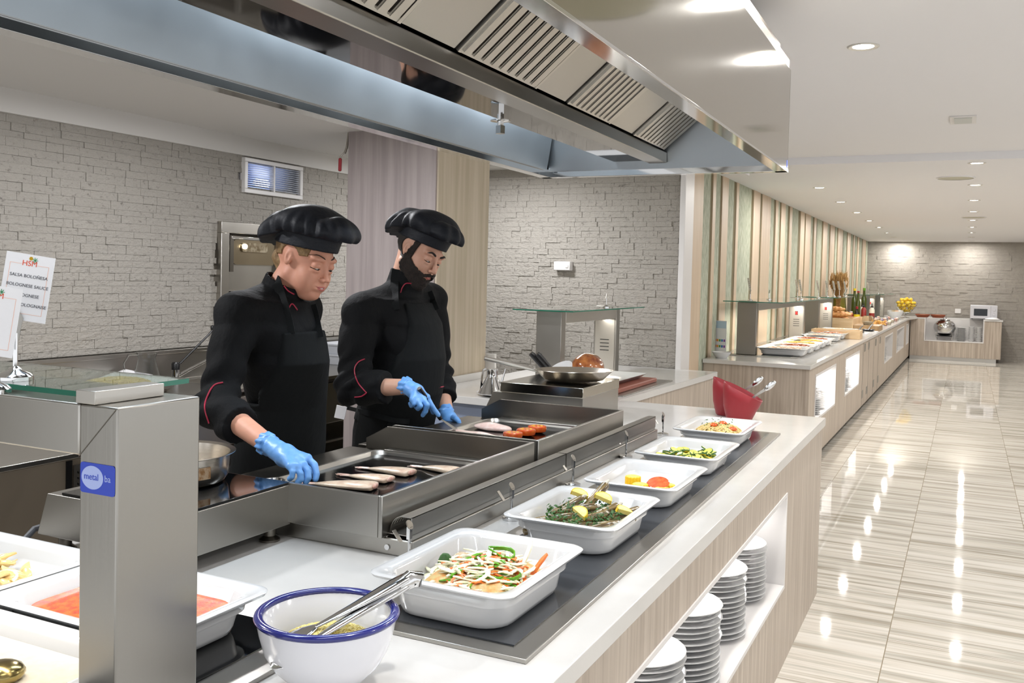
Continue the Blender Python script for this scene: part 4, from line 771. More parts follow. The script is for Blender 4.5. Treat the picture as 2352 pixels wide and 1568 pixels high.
g = part('glass_shelf', MB().prism([(-2.1, gy0), (gx0, gy0), (gx1, gy1), (-2.1, gy1)], GZ+.0065, GZ+.0145), GLS, t, smooth=None)
e_ = MB(); e_.hexa([(gx0, gy0, GZ+.0066), (gx0+.0012, gy0, GZ+.0066), (gx1+.0012, gy1, GZ+.0066), (gx1, gy1, GZ+.0066), (gx0, gy0, GZ+.0144), (gx0+.0012, gy0, GZ+.0144), (gx1+.0012, gy1, GZ+.0144), (gx1, gy1, GZ+.0144)]); e_.box(-2.1, gx0, gy0-.0012, gy0, GZ+.0066, GZ+.0144); e_.box(-2.1, gx1, gy1, gy1+.0012, GZ+.0066, GZ+.0144)
part('polished_edge', e_, GLE, t, smooth=None)
part('glass_clamp', MB().box(GX-.085, GX-.045, GY0-.0, GY1-.03, GZ+.0005, GZ+.020), ST, t, bevel=.001)
area('gantry_strip_light', (-1.52, 1.01, GZ-.08), .7, 2.6, (1, .96, .90), size_y=.05)
st = thing('sticker', 'blue oval logo sticker on the steel post at the left', 'sticker', (GX-.04, GY0-.001, 1.34)); sb = mat('sticker_blue', '2743b8', .3); sw = mat('sticker_pale', 'a9b8ea', .4)
m = MB().loft([rrect(.070, .044, .005, z) for z in (0, .0006)]); Ms = frame((GX-.038, GY0-.0004, GZ-.105), (1, 0, 0), (0, 0, 1)); part('backing', m.xf(Ms), sb, st, smooth=None)
mm = MB().lathe([(0, .0009), (1, .0009), (1, .0006)], n=32).xf(Ms @ Matrix.Translation((-.010, .001, 0)) @ Matrix.Diagonal((.022, .017, 1, 1))); part('oval', mm, sw, st, smooth=None)
text('metal', .0135, Ms @ Matrix.Translation((-.012, .002, .001)), sb, st); text('ba', .0135, Ms @ Matrix.Translation((.021, .002, .001)), sw, st)
XD = AR*.97-AU*.16+AF*.10; YD = AU*.97+AR*.2
bp_ = on_z(35, 872, GZ+.0147); gantry_card(tuple(bp_), tuple(at(60, 660, 1.49)), .075, .106, 'bolognese sauce menu card with a red logo at the left edge', XD, YD, ['SALSA BOLOÑESA', 'BOLOGNESE SAUCE', 'BOLOGNESE', 'SAUCE BOLOGNAISE'])
bp_ = on_z(-22, 902, GZ+.0147); gantry_card(tuple(bp_), tuple(at(-18, 735, 1.42)), .075, .106, 'nearer menu card half cut off by the left picture edge', XD, YD+AR*.05, [' '])
# ---------------------------------------------------------------- back counter of the kitchen
t = thing('kitchen_counter', 'long stainless kitchen counter with sink along the stone wall', 'counter', (-4.15, 4.0, 0))
SX0, SX1, SY0, SY1 = -4.36, -3.92, 4.25, 4.75
m = MB().box(-4.45, SX0, 1.6, 6.9, .90, .92).box(SX1, -3.80, 1.6, 6.9, .90, .92).box(SX0, SX1, 1.6, SY0, .90, .92).box(SX0, SX1, SY1, 6.9, .90, .92); part('steel_top', m, STH, t, smooth=None)
part('sink_bowl', MB().loft([rrect(.46, .52, .05, .921, 6, -4.14, 4.5), rrect(.42, .48, .05, .921, 6, -4.14, 4.5), rrect(.40, .46, .05, .78, 6, -4.14, 4.5)], False, True), ST, t)
part('backsplash', MB().box(-4.47, -4.44, 1.6, 6.9, .92, 1.105).box(-4.445, -4.43, 1.6, 6.9, 1.085, 1.108), STH, t, smooth=None, bevel=.002)
m = MB().box(-4.4, -3.84, 1.6, 3.3, .08, .90); part('cupboard', m, STH, t)
for k, (ya, yb) in enumerate(((3.3, 4.2), (4.22, 5.0), (5.02, 5.9), (5.92, 6.85))):
    part('drawer_front', MB().box(-3.86, -3.82, ya, yb, .60, .87), STH, t, bevel=.004); part('lower_shelf', MB().box(-4.4, -3.84, ya, yb, .28, .31), STH, t); 
part('carcass', MB().box(-4.42, -4.38, 3.3, 6.85, .08, .9).box(-4.4, -3.87, 3.3, 6.85, .585, .60).box(-4.4, -3.85, 3.3, 6.85, .06, .09), DST, t, smooth=None)
for k, z in enumerate((.36, .46)): solo('oven_tray', MB().box(-4.35, -3.85, 5.05, 5.85, z, z+.012), ST, ('lower', 'upper')[k]+' steel tray stored on the shelf under the kitchen counter', 'tray')
t = thing('mixer_tap', 'long levered kitchen tap with black handle over the sink', 'tap', (-4.33, 4.22, .922)); b = Vector((-4.33, 4.22, .922))
part('body', MB().lathe([(.03, 0), (.03, .01), (.022, .015), (.022, .075)], tuple(b), 24), CHR, t); part('black_cap', MB().lathe([(.024, .075), (.026, .11), (.020, .12), (0, .12)], tuple(b), 24), BLK, t)
part('long_lever', MB().tube([b+Vector((.005, 0, .10)), b+Vector((.02, .02, .115)), b+Vector((.08, .20, .29)), b+Vector((.085, .215, .31))], [.010, .007, .006, .006]).ball(tuple(b+Vector((.085, .217, .325))), (.010, .013, .018)), BLK, t)
part('spout', MB().tube([b+Vector((0, .01, .03)), b+Vector((.03, .08, .07)), b+Vector((.07, .20, .125)), b+Vector((.085, .235, .13)), b+Vector((.087, .245, .115))], [.011, .010, .009, .009, .011]), CHR, t)
t = thing('glass_jug', 'clear glass water jug with a looped handle by the tap', 'jug', (-4.28, 3.95, .9225))
part('jug_body', MB().lathe([(0, 0), (.085, 0), (.09, .01), (.05, .15), (.048, .17), (.060, .20), (.058, .20), (.045, .17), (.047, .15), (.085, .012), (0, .006)], n=40), GLC, t, w=False, smooth=60); part('handle', MB().tube([(-.02, -.045, .19), (-.04, -.095, .19), (-.05, -.125, .14), (-.045, -.115, .07), (-.03, -.078, .03)], .006), GLC, t, w=False)
t = thing('paper_lined_tray', 'tray lined with white paper under a heap of fresh pasta', 'tray', (-4.2, 3.62, .9215)); m = MB()
m.add([(-.2, -.30, .002), (.2, -.30, .05), (.22, .0, .002), (.2, .30, .06), (-.2, .28, .10), (-.21, 0, .03), (0, 0, .002)], [(0, 1, 6), (1, 2, 6), (2, 3, 6), (3, 4, 6), (4, 5, 6), (5, 0, 6)]); part('paper', m, PAP, t, w=False, smooth=None); part('tray', MB().loft([rrect(.36, .5, .03, 0), rrect(.40, .54, .03, .02)]), ST, t, w=False)
noodles('fresh_pasta', (-4.2, 3.65, .945), .17, .24, .05, 170, fmat('fresh_pasta', 'd9bd5f', 'c9a94a', .4), 'heap of yellow fresh noodles on white paper by the jug', .004, .14)
for k, (z, y, l) in enumerate(((.9215, 5.93, 'lower'), (1.0, 5.93, 'upper'))):
    if k == 0:
        tb = thing('storage_tub', l+' white plastic tub stacked between the two cooks', 'tub', (-4.2, y, z)); part('tub', MB().loft([rrect(.34, .46, .03, 0), rrect(.38, .50, .03, .07)]), mat('tub_white', 'c9ccd2', .4), tb, w=False); part('rim', MB().loft([rrect(.40, .52, .03, .065), rrect(.40, .52, .03, .078)]), MATS['tub_white'], tb, w=False, bevel=.002)
    else: dup(tb, (-4.2, y, z), label=l+' white plastic tub stacked between the two cooks')
# wall oven behind the woman
t = thing('wall_oven', 'steel framed wall oven with a lit inside behind the first cook', 'oven', (-4.5, 5.085, 1.0)); y0, y1, z0, z1 = OV; m = MB(); xa, xb = -4.53, -4.455
for a in ((y0-.02, y1+.02, z1-.065, z1+.01), (y0-.02, y0+.055, z0, z1-.065), (y1-.055, y1+.02, z0, z1-.065), (y0+.055, y1-.055, z0, z0+.08)): m.box(xa, xb, *a)
part('frame', m, ST, t, bevel=.004); part('back_plate', MB().box(-4.62, -4.60, y0, y1, z0, z1), DST, t)
part('door_plate', MB().box(-4.53, -4.50, y0+.065, y1-.06, z0+.1, z1-.085), STH, t, bevel=.003); part('inner_panel', MB().loft([[(p[2]-4.50, p[0]+5.09, p[1]+1.735) for p in rrect(.46, .17, .05, z)] for z in (0, .012)]), steel('oven_steel', '8f836e', .3, (3, 60, 60)), t)
part('top_bar', MB().box(-4.50, -4.475, y0+.10, y1-.10, 1.825, 1.842), CHR, t, bevel=.003); part('bracket', MB().box(-4.50, -4.478, y0+.085, y0+.12, 1.60, 1.845), DST, t); part('bracket', MB().box(-4.50, -4.478, y1-.12, y1-.085, 1.60, 1.845), DST, t)
part('lamp_window', MB().loft([[(p[2]-4.488, p[0]+5.08, p[1]+1.77) for p in rrect(.26, .062, .02, z)] for z in (0, .01)]), mat('oven_window', 'cfc4ae', .15, .8, noise=((20, 30, 30), '8a7a60', .35, .6)), t)
part('lamp', MB().ball((-4.475, 4.975, 1.775), (.008, .025, .018)), mat('oven_lamp', 'ffffff', emit=('fff2d8', 14)), t)
for z in (1.45, 1.30, 1.15): part('rack_rail', MB().box(-4.50, -4.47, y0+.09, y1-.09, z, z+.02), DST, t)
# refrigerator at the far left behind the gantry
t = thing('undercounter_fridge', 'dark brown steel refrigerator side behind the left gantry', 'fridge', (-3.0, 1.9, 0)); m = MB().box(-3.55, -2.95, 1.5, 2.55, 0, .905)
part('cabinet', m, FRD, t, bevel=.004); part('black_gasket', MB().box(-2.95, -2.945, 2.35, 2.375, .1, .9), BLK, t)
m = MB(); m.box(-2.949, -2.944, 2.38, 2.53, .42, .88); part('grille_plate', m, STH, t); m = MB()
for r_ in range(20):
    for c_ in range(9): y = 2.395+c_*.0145; z = .44+r_*.0215; m.hexa([(-2.944, y, z), (-2.943, y, z), (-2.943, y+.008, z-.004), (-2.944, y+.008, z-.004), (-2.944, y, z+.008), (-2.943, y, z+.008), (-2.943, y+.008, z+.004), (-2.944, y+.008, z+.004)])
part('ventilation_slots', m, BLK, t, smooth=None)
solo('back_worktop', MB().box(-3.56, -2.94, 1.45, 2.6, .906, .925), STH, 'steel top over the dark refrigerator at the left', 'worktop', bevel=.002)
# gantry on the peninsula
def gantry(name_lb, y0, y1, X0, X1, z0, zt, glass=(-.06, .16, .12), sw_=False, plate=True, light=6):
    t = thing('glass_gantry', name_lb, 'gantry', ((X0+X1)/2, (y0+y1)/2, z0))
    part('post', MB().box(X0, X1, y0, y0+.075, z0, zt), STV, t, bevel=.003); part('post', MB().box(X0, X1, y1-.075, y1, z0, zt), STV, t, bevel=.003); part('top_beam', MB().box(X0, X1, y0+.076, y1-.076, zt-.075, zt), ST, t, bevel=.003)
    if plate:
        p = part('switch_plate', MB().box(X0+.012, X1-.012, y1-.080, y1-.0755, z0+.02, zt-.08), ST, t, bevel=.001); m = MB(); xm = (X0+X1)/2
        for k in range(4): m.box(xm-.035, xm+.035, y1-.0815, y1-.0798, z0+.16+k*.026, z0+.166+k*.026)
        part('slot_row', m, BLK, p, smooth=None)
        if sw_: part('red_switch', MB().box(xm-.011, xm+.011, y1-.088, y1-.080, z0+.30, z0+.335), RDG, p, bevel=.002); part('switch_frame', MB().box(xm-.016, xm+.016, y1-.083, y1-.0798, z0+.294, z0+.341), BLK, p)
    part('glass_shelf', MB().box(X0-glass[0]*-1 if False else X0+glass[0], X1+glass[1], y0-glass[2], y1+glass[2], zt+.006, zt+.014), GLS, t, smooth=None)
    gx0, gx1, a, b_ = X0+glass[0], X1+glass[1], y0-glass[2], y1+glass[2]
    part('polished_edge', MB().box(gx0, gx1, a-.001, a, zt+.0062, zt+.0138).box(gx1, gx1+.001, a, b_, zt+.0062, zt+.0138), GLE, t, smooth=None)
    for yy in (y0+.005, y1-.07): part('glass_clamp', MB().box(X0+.01, X1-.01, yy, yy+.06, zt, zt+.017), ST, t, bevel=.001)
    if light: area('gantry_strip_light', ((X0+X1)/2, (y0+y1)/2, zt-.08), .05, light, (1, .95, .86), size_y=y1-y0-.2)
    return t
gantry('glass topped steel gantry on the peninsula by the stone wall', 5.50, 6.62, -2.50, -2.325, HC+.0005, 1.395, (-.10, .14, .15), light=3)
def small_clip(x, y, z, lb, card=None, group=None, first={}):
    """card holder on a gantry: base, stem and, when card is given, a tilted card"""
    key = bool(card)
    if key not in first:
        t = thing('menu_card_holder' if card else 'sign_clip', lb, 'menu card' if card else 'sign holder', (x, y, z), group=group)
        part('round_base', MB().lathe([(.026, 0), (.026, .006), (.010, .014), (.004, .02)], n=20), CHR, t, w=False); part('stem', MB().tube([(0, 0, .016), (0, 0, .075)], .0035, 8), CHR, t, w=False)
        part('clip_jaw', MB().hexa([(-.006, -.008, .065), (.002, -.008, .065), (.002, .008, .065), (-.006, .008, .065), (.0, -.004, .10), (.006, -.004, .10), (.006, .004, .10), (.0, .004, .10)]), ST, t, w=False, smooth=None)
        if card:
            M = frame((-.012, 0, .155), (.42, -.9, .0), (-.20, -.05, 1)); part('card', MB().box(-.040, .040, -.062, .062, -.0005, .0005).xf(M), PAP, t, w=False, smooth=None); m = MB()
            for i in range(4): m.box(-.022, .022, .024-.018*i, .027-.018*i, .0006, .0009); m.box(-.022, .022, .024-.018*i, .027-.018*i, -.0009, -.0006)
            part('printed_lines', m.xf(M), INK, t, w=False, smooth=None)
        first[key] = t; return t
    return dup(first[key], (x, y, z), label=lb, group=group)
small_clip(-2.30, 6.25, 1.4095, 'thin empty sign clip on the peninsula gantry glass')
# ---------------------------------------------------------------- long wall buffet
FX = -1.185
solo('worktop', MB().prism([(-2.098, 8.21), (-1.165, 8.17), (-1.10, 21.2), (-.96, 22.33), (-.82, 22.31), (-.82, 22.80), (.35, 22.80), (.35, 22.30), (.70, 22.30), (.70, 22.95), (-2.098, 22.95)], HC-.035, HC), WHT, 'white worktop of the long buffet along the slatted wall', 'worktop', bevel=.002)
t = thing('buffet_counter', 'long oak buffet cabinet along the slatted wall with lit niches', 'counter', (-1.6, 14, 0)); FY = 8.24
nich = [(8.62, 9.95, .40, .785, 1), (10.80, 12.15, .40, .785, 1), (15.9, 17.45, .38, .775, 0), (18.5, 20.4, .38, .775, 0), (21.2, 21.95, .38, .775, 0)]
m = MB(); fxx = lambda y: FX+(y-8.2)*.0048; ys = [FY]
def fb(mb, y0, y1, z0, z1, d0=0, d1=.02): return mb.hexa([(fxx(y0)-d1, y0, z0), (fxx(y0)-d0, y0, z0), (fxx(y1)-d0, y1, z0), (fxx(y1)-d1, y1, z0), (fxx(y0)-d1, y0, z1), (fxx(y0)-d0, y0, z1), (fxx(y1)-d0, y1, z1), (fxx(y1)-d1, y1, z1)])
prev = FY
for (a, b, z0, z1, lit) in nich: fb(m, prev, a-.01, .06, HC-.036); fb(m, a-.01, b+.01, .06, z0-.01); fb(m, a-.01, b+.01, z1+.01, HC-.036); prev = b+.01
fb(m, prev, 22.35, .06, HC-.036); part('front_panel', m, WD1, t); part('end_panel', MB().box(-2.098, FX-.02, FY, FY+.02, .0, HC-.036), WD1, t)
part('kickboard', MB().box(-2.09, FX-.06, FY+.03, 22.3, 0, .06), DST, t)
for i, (a, b, z0, z1, lit) in enumerate(nich):
    m = MB(); fb(m, a-.02, b+.02, z0-.02, z0, -.006, .34); fb(m, a-.02, b+.02, z1, z1+.02, -.006, .34); fb(m, a-.02, a, z0, z1, -.006, .34); fb(m, b, b+.02, z0, z1, -.006, .34); fb(m, a, b, z0, z1, .33, .34); part('niche_lining', m, NIC, t, smooth=None)
    if lit: area('niche_strip_light', (fxx(a)-.12, (a+b)/2, z1-.01), 1.1, 9, (1, .97, .93), (0, 0, PI/2), .02)
m = MB(); fb(m, 12.62, 12.626, .06, HC-.036, -.001, 0); 
for y in (12.62, 13.35, 14.05, 14.75): 
    part('door_seam', fb(MB(), y, y+.012, .06, HC-.036, -.0015, 0), DST, t, smooth=None)
hd = None
for y, z in ((12.75, .75), (13.25, .745), (14.25, .74), (14.95, .735), (12.60, .16), (13.15, .16), (14.1, .16), (14.8, .16)): part('square_pull', fb(MB(), y, y+.16, z, z+.10, -.003, .0), mat('pull_grey', '8a8780', .4, .5) if 'pull_grey' not in MATS else MATS['pull_grey'], t, smooth=None)
# plates standing in the first two niches and further ones
for ni, (a, b, z0, z1, lit) in enumerate(nich[:4]):
    xx, yc = fxx(a)-.14, a+(b-a)*.30
    for s_ in range(2 if ni < 2 else 1):
        n = (14, 10)[s_] if ni < 2 else 12
        for k in range(n):
            kk = 'farther' if s_ else 'nearer'; dup(PM, (xx-.01*s_, yc+s_*.42 if ni < 2 else a+.6, z0+.001+k*.0185), label=('white plate, %s from below, in the %s pile of the %s lit buffet niche' % ((['first']+ORD[1:]+['tenth', 'eleventh', 'twelfth', 'thirteenth', 'topmost'])[k], kk, ('nearest', 'second')[ni])) if ni < 2 else 'white plate, %s from below, in the %s unlit niche of the long buffet' % ((['first']+ORD[1:]+['tenth', 'eleventh', 'twelfth'])[k], ('first', 'second')[ni-2]), group='plates piled in buffet niche %s' % ('one', 'two', 'three', 'four')[ni])
# hot plates and gantries on it
hotplate('warming_plate', 'black warming plate at the near end of the long buffet', [(-1.385, 8.80), (-1.36, 11.0), (-2.09, 11.0), (-2.09, 8.78)], GLK, .06)
hotplate('warming_plate', 'black warming plate farther along the long buffet', [(-1.36, 11.3), (-1.34, 14.2), (-2.09, 14.2), (-2.09, 11.3)], GLK, .06)
G = [(8.83, 11.75, 'nearest glass gantry on the long buffet', True), (12.9, 14.35, 'second glass gantry on the long buffet', True), (17.4, 18.3, 'third glass gantry on the long buffet, beyond the bottles', True), (18.9, 20.1, 'fourth glass gantry on the long buffet', True), (20.5, 21.6, 'fifth and farthest glass gantry on the long buffet', True)]
for i, (a, b, lb, s_) in enumerate(G):
    X0 = -1.94 if i < 2 else -1.90+.06*(i-2)
    gantry(lb, a, b, X0, X0+.18, HC+.012 if i < 2 else HC+.0005, 1.42, (-.10, .26, .16), s_, light=(16, 9, 3, 3, 3)[i])
for x, y, z, lb in ((-1.86, 9.0, 1.4345, 'beige backed menu card nearest on the first buffet gantry'),): small_clip(x, y, z, lb, True, 'menu cards on the first buffet gantry')
small_clip(-1.84, 9.85, 1.4345, 'empty sign clip behind the nearest card on the buffet gantry')
for k, (x, y) in enumerate(((-1.60, 10.35), (-1.74, 11.0), (-1.62, 11.8))): small_clip(x, y, 1.4345, ('white menu card in front of the second pair on the first gantry', 'narrow card right behind it on the first gantry', 'last card on the first buffet gantry')[k], True, 'menu cards on the first buffet gantry')
for k, (x, y) in enumerate(((-1.66, 12.9), (-1.62, 13.3), (-1.62, 13.85), (-1.60, 14.4))): small_clip(x, y, 1.4345, ORD[k]+' white menu card on the second buffet gantry', True, 'menu cards on the second buffet gantry')
for k, (x, y) in enumerate(((-1.70, 19.0), (-1.62, 20.2))): small_clip(x, y, 1.4345, ('left', 'right')[k]+' distant menu card on the far buffet gantries', True, 'menu cards on the far gantries')
# dishes on the hot plates
FOODM = [fmat('scramble', 'e8c25a', 'd9a53a', .4, (40, 40, 40)), fmat('sausage', 'b8693c', '8a4326', .3, (60, 60, 60)), fmat('pale_food', 'ece0cc', 'd9a98a', .4, (40, 40, 40)), fmat('bacon', 'c46a4a', 'e0b08a', .3, (50, 50, 50))]
rr = random.Random(8); dp = None
LB = [('nearest', 'pale food with red specks', 2), ('second', 'small sausages', 1), ('third', 'yellow scrambled egg', 0), ('fourth', 'yellow scrambled egg', 0), ('fifth', 'small sausages', 1)]
for i, (o_, fd, fm) in enumerate(LB+[('sixth', 'pale food', 2), ('seventh', 'bacon strips', 3), ('eighth', 'sausages', 1), ('ninth', 'pale food', 2)]):
    y = 9.14+i*.44 if i < 5 else 11.75+(i-5)*.56
    lb = 'white dish of %s, %s along the long buffet' % (fd, o_)
    if dp is None: dp = dish(lb, -1.55, y, .40, .46, .07, name='buffet_dish'); dp['group'] = 'white dishes on the long buffet'
    else: dup(dp, (-1.55, y, HC+.0118), label=lb)
    m = MB(); m.ball((0, 0, 0), (.17, .14, .018), 20, 8)
    for _ in range(70): a, q = rr.uniform(0, 6.28), math.sqrt(rr.random()); x_, y_ = .16*q*math.cos(a), .13*q*math.sin(a); m.ball((x_, y_, .006+heap(0, .17, .14, .016, x_, y_)), (rr.uniform(.01, .022), rr.uniform(.008, .016), .008), 7, 5)
    solo('dish_food', m, FOODM[fm], fd+' filling the '+o_+' dish of the long buffet', 'food', kind='stuff', loc=(-1.55, y, HC+.062))
tg = None
for k, (y, x, lb) in enumerate(((9.35, -1.46, 'nearest'), (10.3, -1.42, 'second'), (11.2, -1.45, 'third'), (12.3, -1.38, 'fourth'))):
    if tg is None:
        tg = thing('serving_spoon', '', 'serving spoon', (x, y, HC+.092), group='steel serving spoons over the buffet dishes')
        part('handle', MB().sweep([(-.16, -.04, .0), (.0, 0, .02), (.14, .03, .045)], [.010, .016, .026], .004), ST, tg, w=False); part('bowl', MB().ball((-.19, -.05, -.003), (.04, .03, .008)), ST, tg, w=False); tg['label'] = lb+' steel serving spoon sticking out over the buffet dishes'
    else: dup(tg, (x, y, HC+.092), label=lb+' steel serving spoon sticking out over the buffet dishes')
m = MB()
for k in range(3): m.ball((.02*k, .12*k, .018), (.14-.02*k, .09, .018), 14, 7)
solo('crumpled_napkin', m, PAP, 'crumpled white cloth lying between the two buffet hot plates', 'cloth', loc=(-1.62, 11.05, HC+.013))
# leaning brochure and bowl at the near end
t = thing('allergen_sign', 'tall printed card leaning on the oak slats at the near buffet end', 'sign', (-2.03, 8.72, HC)); M = frame((-2.065, 8.70, HC+.165), (.9, -.42, 0), (-.14, .05, 1))
part('card', MB().box(-.075, .075, -.16, .16, -.001, .001).xf(M), PAP, t, smooth=None); part('blue_sky_patch', MB().box(-.07, .07, .09, .155, .0011, .0014).xf(M), mat('pale_sky', 'b9cfe0', .5), t, smooth=None)
cols = ('e0533a', 'e8a03a', '5aa04a', '3a78b8', '8a4aa0'); m = MB(); mm_ = []
for r_ in range(2):
    for c_ in range(5):
        m.cur = c_; m.box(-.062+c_*.026, -.042+c_*.026, -.035-.055*r_, -.013-.055*r_, .0011, .0016)
part('coloured_symbols', m.xf(M), [mat('symbol_'+n_, c_, .5) for n_, c_ in zip(('red', 'orange', 'green', 'blue', 'violet'), cols)], t, smooth=None)
solo('small_bowl', MB().lathe([(0, 0), (.05, 0), (.085, .05), (.087, .055), (.080, .052), (.045, .01), (0, .008)], n=36), CER, 'small white bowl at the near end of the long buffet', 'bowl', loc=(-1.98, 8.42, HC+.0005))
# wheat, bread crate, wooden boxes, bottles
WHE = fmat('wheat', 'a9854e', '7d5c30', .7); m = MB(); rr = random.Random(3)
for _ in range(230):
    a = rr.uniform(0, 6.28); q = rr.random()**.6; top = Vector((.0+.17*q*math.cos(a), .20*q*math.sin(a), .62+rr.uniform(-.12, .06))); b0 = Vector((.03*math.cos(a)*q, .03*math.sin(a)*q, 0)); md = Vector((.035*q*math.cos(a), .035*q*math.sin(a), .30)); m.tube([b0, md, md*.4+top*.6+Vector((0, 0, .02)), top], [.0018, .0018, .0018, .001], 4, False); m.ball(tuple(top*.85+md*.15), (.007, .007, .035), 5, 4)
solo('wheat_bundle', m, WHE, 'dry wheat bundle standing up before the slatted wall', 'wheat', kind='stuff', loc=(-1.86, 15.80, HC+.0005)).scale = (1, 1, 1.36)
def crate(name, lb, x0, x1, y0, y1, z0, z1, mt, th=.012, cat='box', open_=True):
    t = thing(name, lb, cat, ((x0+x1)/2, (y0+y1)/2, z0)); m = MB().box(x0, x1, y0, y0+th, z0, z1).box(x0, x1, y1-th, y1, z0, z1).box(x0, x0+th, y0+th, y1-th, z0, z1).box(x1-th, x1, y0+th, y1-th, z0, z1); part('side_walls', m, mt, t, smooth=None, bevel=.002); part('base' if open_ else 'top', MB().box(x0+th, x1-th, y0+th, y1-th, z0, z0+th) if open_ else MB().box(x0, x1, y0, y1, z1, z1+th), mt, t); return t
crate('bread_crate', 'pine crate holding long bread loaves behind the second gantry', -2.08, -1.52, 14.75, 15.6, HC+.0005, 1.10, WDC)
BR = fmat('bread_crust', 'b87a42', 'd6a468', .55, (20, 60, 60)); pr = None; rr = random.Random(5)
for k in range(9):
    loc = (-1.8+rr.uniform(-.04, .04), 14.9+(k % 4)*.17, 1.06+.085*(k//4)); lb = 'long crusty bread loaf in the pine crate, '+['bottom layer front', 'bottom layer second', 'bottom layer third', 'bottom layer back', 'middle layer front', 'middle layer second', 'middle layer third', 'middle layer back', 'top of the heap'][k]
    if pr is None:
        def lf(P): return ell_(P, (0, 0, 0), (.20, .05, .042))+.004*np.sin(P[:, 0]*90+P[:, 1]*40)
        pr = solo('bread_loaf', netmesh([(lf, (-.22, -.07, -.06), (.22, .07, .06), .008)]), BR, lb, 'bread', 'bread loaves in the crate', loc=loc, rz=rr.uniform(-.3, .3), smooth=60)
    else: dup(pr, loc, rr.uniform(-.3, .3), label=lb)
solo('wooden_block', MB().box(-1.55, -1.38, 15.62, 15.75, HC+.0005, 1.10), WDC, 'square pine end board beside the bread crate', 'board', bevel=.003)
crate('pine_tray', 'low pale pine box at the front edge of the long buffet', -1.78, -1.19, 12.42, 12.75, HC+.0005, 1.03, WDC, .014)
solo('plate_stack', MB().lathe([(0, 0), (.10, 0), (.15, .02), (.15, .05), (0, .055)], n=30), CER, 'white melamine plates piled behind the pine box', 'plates', loc=(-1.52, 13.2, HC+.0135))
crate('bamboo_riser', 'tall bamboo stand carrying the big oil jar', -2.05, -1.76, 16.0, 16.5, HC+.0005, 1.10, WDB, .015, 'stand', False); crate('bamboo_riser', 'wide bamboo stand carrying the sauce bottles', -1.75, -1.30, 15.0+1.0, 16.9, HC+.0005, 1.035, WDB, .015, 'stand', False); crate('bamboo_riser', 'low bamboo stand carrying the round glass jar', -1.52, -1.16, 14.8, 15.5, HC+.0005, .985, WDB, .015, 'stand', False)
t = thing('oil_jar', 'big glass jar of yellow oil with a shallow lid on the stand', 'jar', (-1.905, 16.25, 1.1165)); part('glass', MB().lathe([(0, 0), (.12, 0), (.13, .02), (.10, .30), (.13, .42), (.125, .42), (.095, .30), (.125, .02)], n=32), GLC, t, w=False, smooth=60); part('oil', MB().lathe([(0, .006), (.118, .006), (.12, .03), (.095, .29), (0, .29)], n=32), mat('olive_oil', '8f8412', .2), t, w=False, smooth=60)
def bottle(lb, x, y, z, prof, body, cap_m, cap, extra=None, name='sauce_bottle'):
    t = thing(name, lb, 'bottle', (x, y, z)); part('bottle_body', MB().lathe(prof, n=20), body, t, w=False, smooth=50); part('cap', MB().lathe(cap, n=16), cap_m, t, w=False)
    if extra: part('label', MB().lathe(extra[0], n=20, cap0=False, cap1=False), extra[1], t, w=False)
KET = mat('ketchup', '8a2a24', .3); MAY = mat('mayo', 'd9d2c0', .3); DKB = mat('dark_bottle', '17120f', .15); YEL = mat('yellow_label', 'd9c01e', .5); OLB = mat('olive_bottle', '3f4a18', .12)
sq = [(0, 0), (.038, 0), (.042, .02), (.042, .15), (.02, .19)]; sc = [(.022, .19), (.022, .205), (.008, .215), (.004, .26), (0, .262)]
zt_ = 1.035+.0165
bottle('red sauce squeeze bottle with black nozzle, left of two', -1.50, 16.12, zt_, sq, KET, BLK, sc); bottle('half clear squeeze bottle with red base and black nozzle', -1.38, 16.15, zt_, sq, MAY, BLK, sc, ([(.0425, .005), (.043, .10)], KET)); bottle('clear squeeze bottle behind the red one', -1.56, 16.5, zt_, sq, MAY, BLK, sc)
bottle('round dark sauce bottle with yellow label and red cap', -1.60, 16.06, zt_, [(0, 0), (.045, 0), (.048, .08), (.018, .13), (.018, .16)], DKB, RED, [(.02, .16), (.022, .20), (0, .202)], ([(.049, .02), (.049, .075)], YEL)); bottle('short reddish jar at the left of the sauce bottles', -1.69, 16.06, zt_, [(0, 0), (.035, 0), (.035, .09), (.025, .10)], KET, NIC, [(.026, .10), (.026, .12), (0, .12)])
bottle('dark olive oil bottle behind the big oil jar', -1.70, 16.6, 1.1165 if False else zt_, [(0, 0), (.05, 0), (.05, .30), (.02, .37), (.02, .45)], OLB, YEL, [(.022, .45), (.022, .49), (0, .49)]); bottle('tall green bottle right of the big oil jar', -1.62, 16.4, zt_, [(0, 0), (.04, 0), (.04, .26), (.018, .33), (.018, .42)], OLB, RED, [(.02, .42), (.02, .45), (0, .45)])
bottle('tall olive bottle farthest back near the oil jar', -1.56, 16.72, zt_, [(0, 0), (.045, 0), (.045, .32), (.02, .38), (.02, .46)], OLB, GRV, [(.022, .46), (.022, .5), (0, .5)])
t = thing('glass_jar', 'round glass jar half full of white on the low bamboo stand', 'jar', (-1.34, 15.1, 1.0)); part('glass', MB().lathe([(0, 0), (.06, 0), (.09, .05), (.08, .12), (.06, .14), (.058, .14), (.075, .12), (.083, .05), (.055, .006)], n=28), GLC, t, w=False, smooth=60); part('contents', MB().lathe([(0, .007), (.055, .008), (.08, .05), (0, .052)], n=24), MAY, t, w=False)
